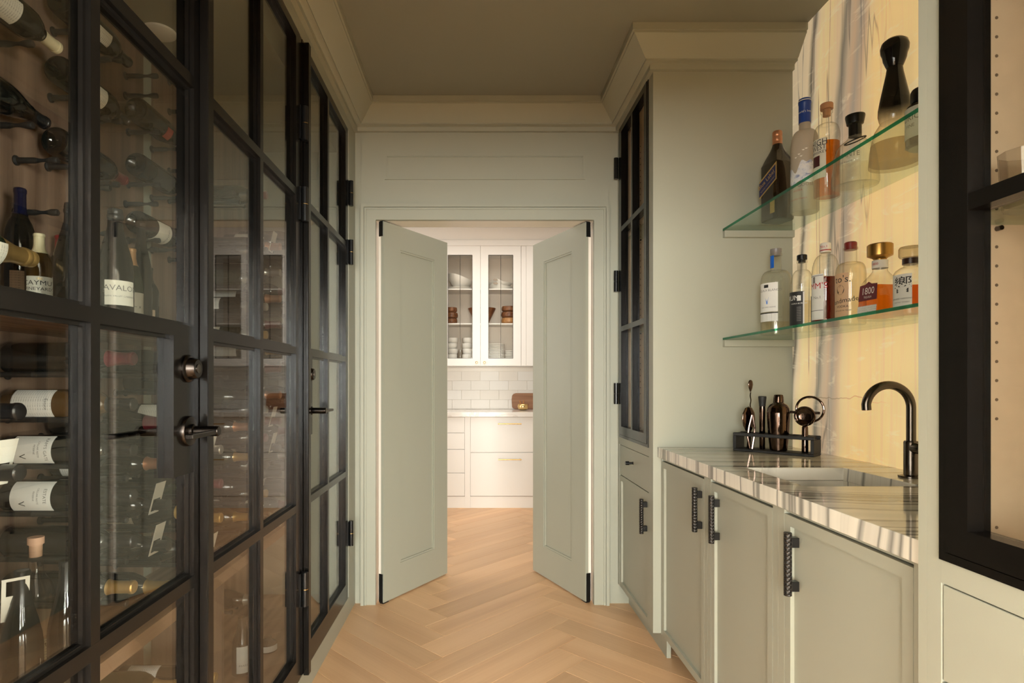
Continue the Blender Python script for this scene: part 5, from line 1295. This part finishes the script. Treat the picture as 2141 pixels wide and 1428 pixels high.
# middle shelf wooden bowls
def wbowl(x, z, r, h, label, mat=None):
    return dish('wooden_bowl', label, 'bowl', G().lathe([(0, 0), (r * 0.72, 0), (r * 0.95, h * 0.25), (r, h * 0.55), (r * 0.93, h * 0.97), (r * 0.88, h * 0.97), (r * 0.90, h * 0.55), (r * 0.6, h * 0.12), (0, h * 0.10)], 28, (x, DY, z)), mat or m_bowl, 'wooden bowls in the glazed cabinet')
for k, (r, h) in enumerate(((0.060, 0.058), (0.066, 0.058), (0.058, 0.056))):
    wbowl(-0.245, S2_ + k * 0.0575, r, h, f'{["bottom", "middle", "top"][k]} wooden bowl of the left stack on the middle shelf')
m_bowl2 = wood('pale_acacia_bowl', (0.30, 0.13, 0.045), (0.45, 0.22, 0.08), (0.56, 0.30, 0.12), 'x', 3.0, 0.35, tone=0.1)
for k, (r, h) in enumerate(((0.080, 0.066), (0.083, 0.062), (0.078, 0.060))):
    wbowl(0.335, S2_ + k * 0.0615, r, h - 0.001, f'{["pale bottom", "middle", "top"][k]} wooden bowl of the right stack on the middle shelf', m_bowl2 if k == 0 else None)
dish('salad_bowl', 'flared wooden salad bowl in the middle of the glazed cabinet', 'bowl', G().lathe([(0, 0), (0.060, 0), (0.066, 0.004), (0.140, 0.160), (0.134, 0.160), (0.060, 0.010), (0, 0.010)], 32, (0.060, DY + 0.0, S2_)), m_bowl, 'wooden bowls in the glazed cabinet')
# bottom shelf cups and plates
for si, (x, n, r) in enumerate(((-0.235, 4, 0.052), (-0.085, 4, 0.052))):
    for k in range(n):
        dish('cup', f'{["bottom", "second", "third", "top"][k]} white cup of the {["left", "right"][si]} stack on the bottom shelf', 'cup',
             G().lathe([(0, 0), (r * 0.72, 0), (r * 0.95, 0.016), (r, 0.040), (r * 0.97, 0.0545), (r * 0.92, 0.0545), (r * 0.9, 0.02), (0, 0.008)], 28, (x + (0.004 if k % 2 else -0.003), DY, S1_ + k * 0.055)), m_china, 'white cups on the bottom shelf')
dish('tumbler', 'small clear tumbler between the two stacks of white cups', 'glass', G().lathe([(0, 0), (0.028, 0), (0.031, 0.10), (0.0295, 0.10), (0.0265, 0.006), (0, 0.006)], 20, (-0.158, DY + 0.02, S1_)), m_crystal, 'glassware in the kitchen')
for k in range(11): plate(0.20, S1_ + k * 0.0145, 0.088, f'{CN2[k]} white plate of the left taller stack', 'white plates on the bottom shelf')
for k in range(6): plate(0.335, S1_ + k * 0.0155, 0.044, f'{CN2[k]} small white plate of the right shorter stack', 'white plates on the bottom shelf')
# counter top things
cbp = [(0.372, 0.02), (0.385, 0.008), (0.41, 0.0), (0.80, 0.0), (0.825, 0.01), (0.835, 0.03), (0.835, 0.13), (0.82, 0.155), (0.79, 0.165), (0.41, 0.165), (0.388, 0.158), (0.374, 0.14), (0.368, 0.10)]
bd = part('cutting_board', G().prism(cbp, 0, 0.018, 'y').map(lambda x, y, z: (x, 5.955 + y + z * 0.19, 0.8975 + z - y * 0.0)), m_board); tag(bd, 'rounded walnut cutting board leaning on the tiles', 'cutting board')
bb = part('brass_bowl', G().lathe([(0, 0), (0.030, 0), (0.048, 0.014), (0.054, 0.034), (0.050, 0.056), (0.044, 0.062), (0.042, 0.061), (0.050, 0.034), (0.044, 0.014), (0, 0.004)], 32, (0.468, 5.78, 0.8975)), m_brass); tag(bb, 'round brass bowl in front of the cutting board', 'bowl')
for k, (dx, lean) in enumerate(((-0.012, -0.25), (0.0, 0.1))):
    s_ = part('cinnamon_stick', G().tube([(0.468 + dx, 5.78, 0.905), (0.468 + dx + lean * 0.08, 5.785, 0.995)], 0.006, 10), simple('cinnamon', (0.42, 0.17, 0.05), 0.6)); tag(s_, f'{["left", "right"][k]} brown stick standing in the brass bowl', 'stick', 'sticks in the brass bowl')
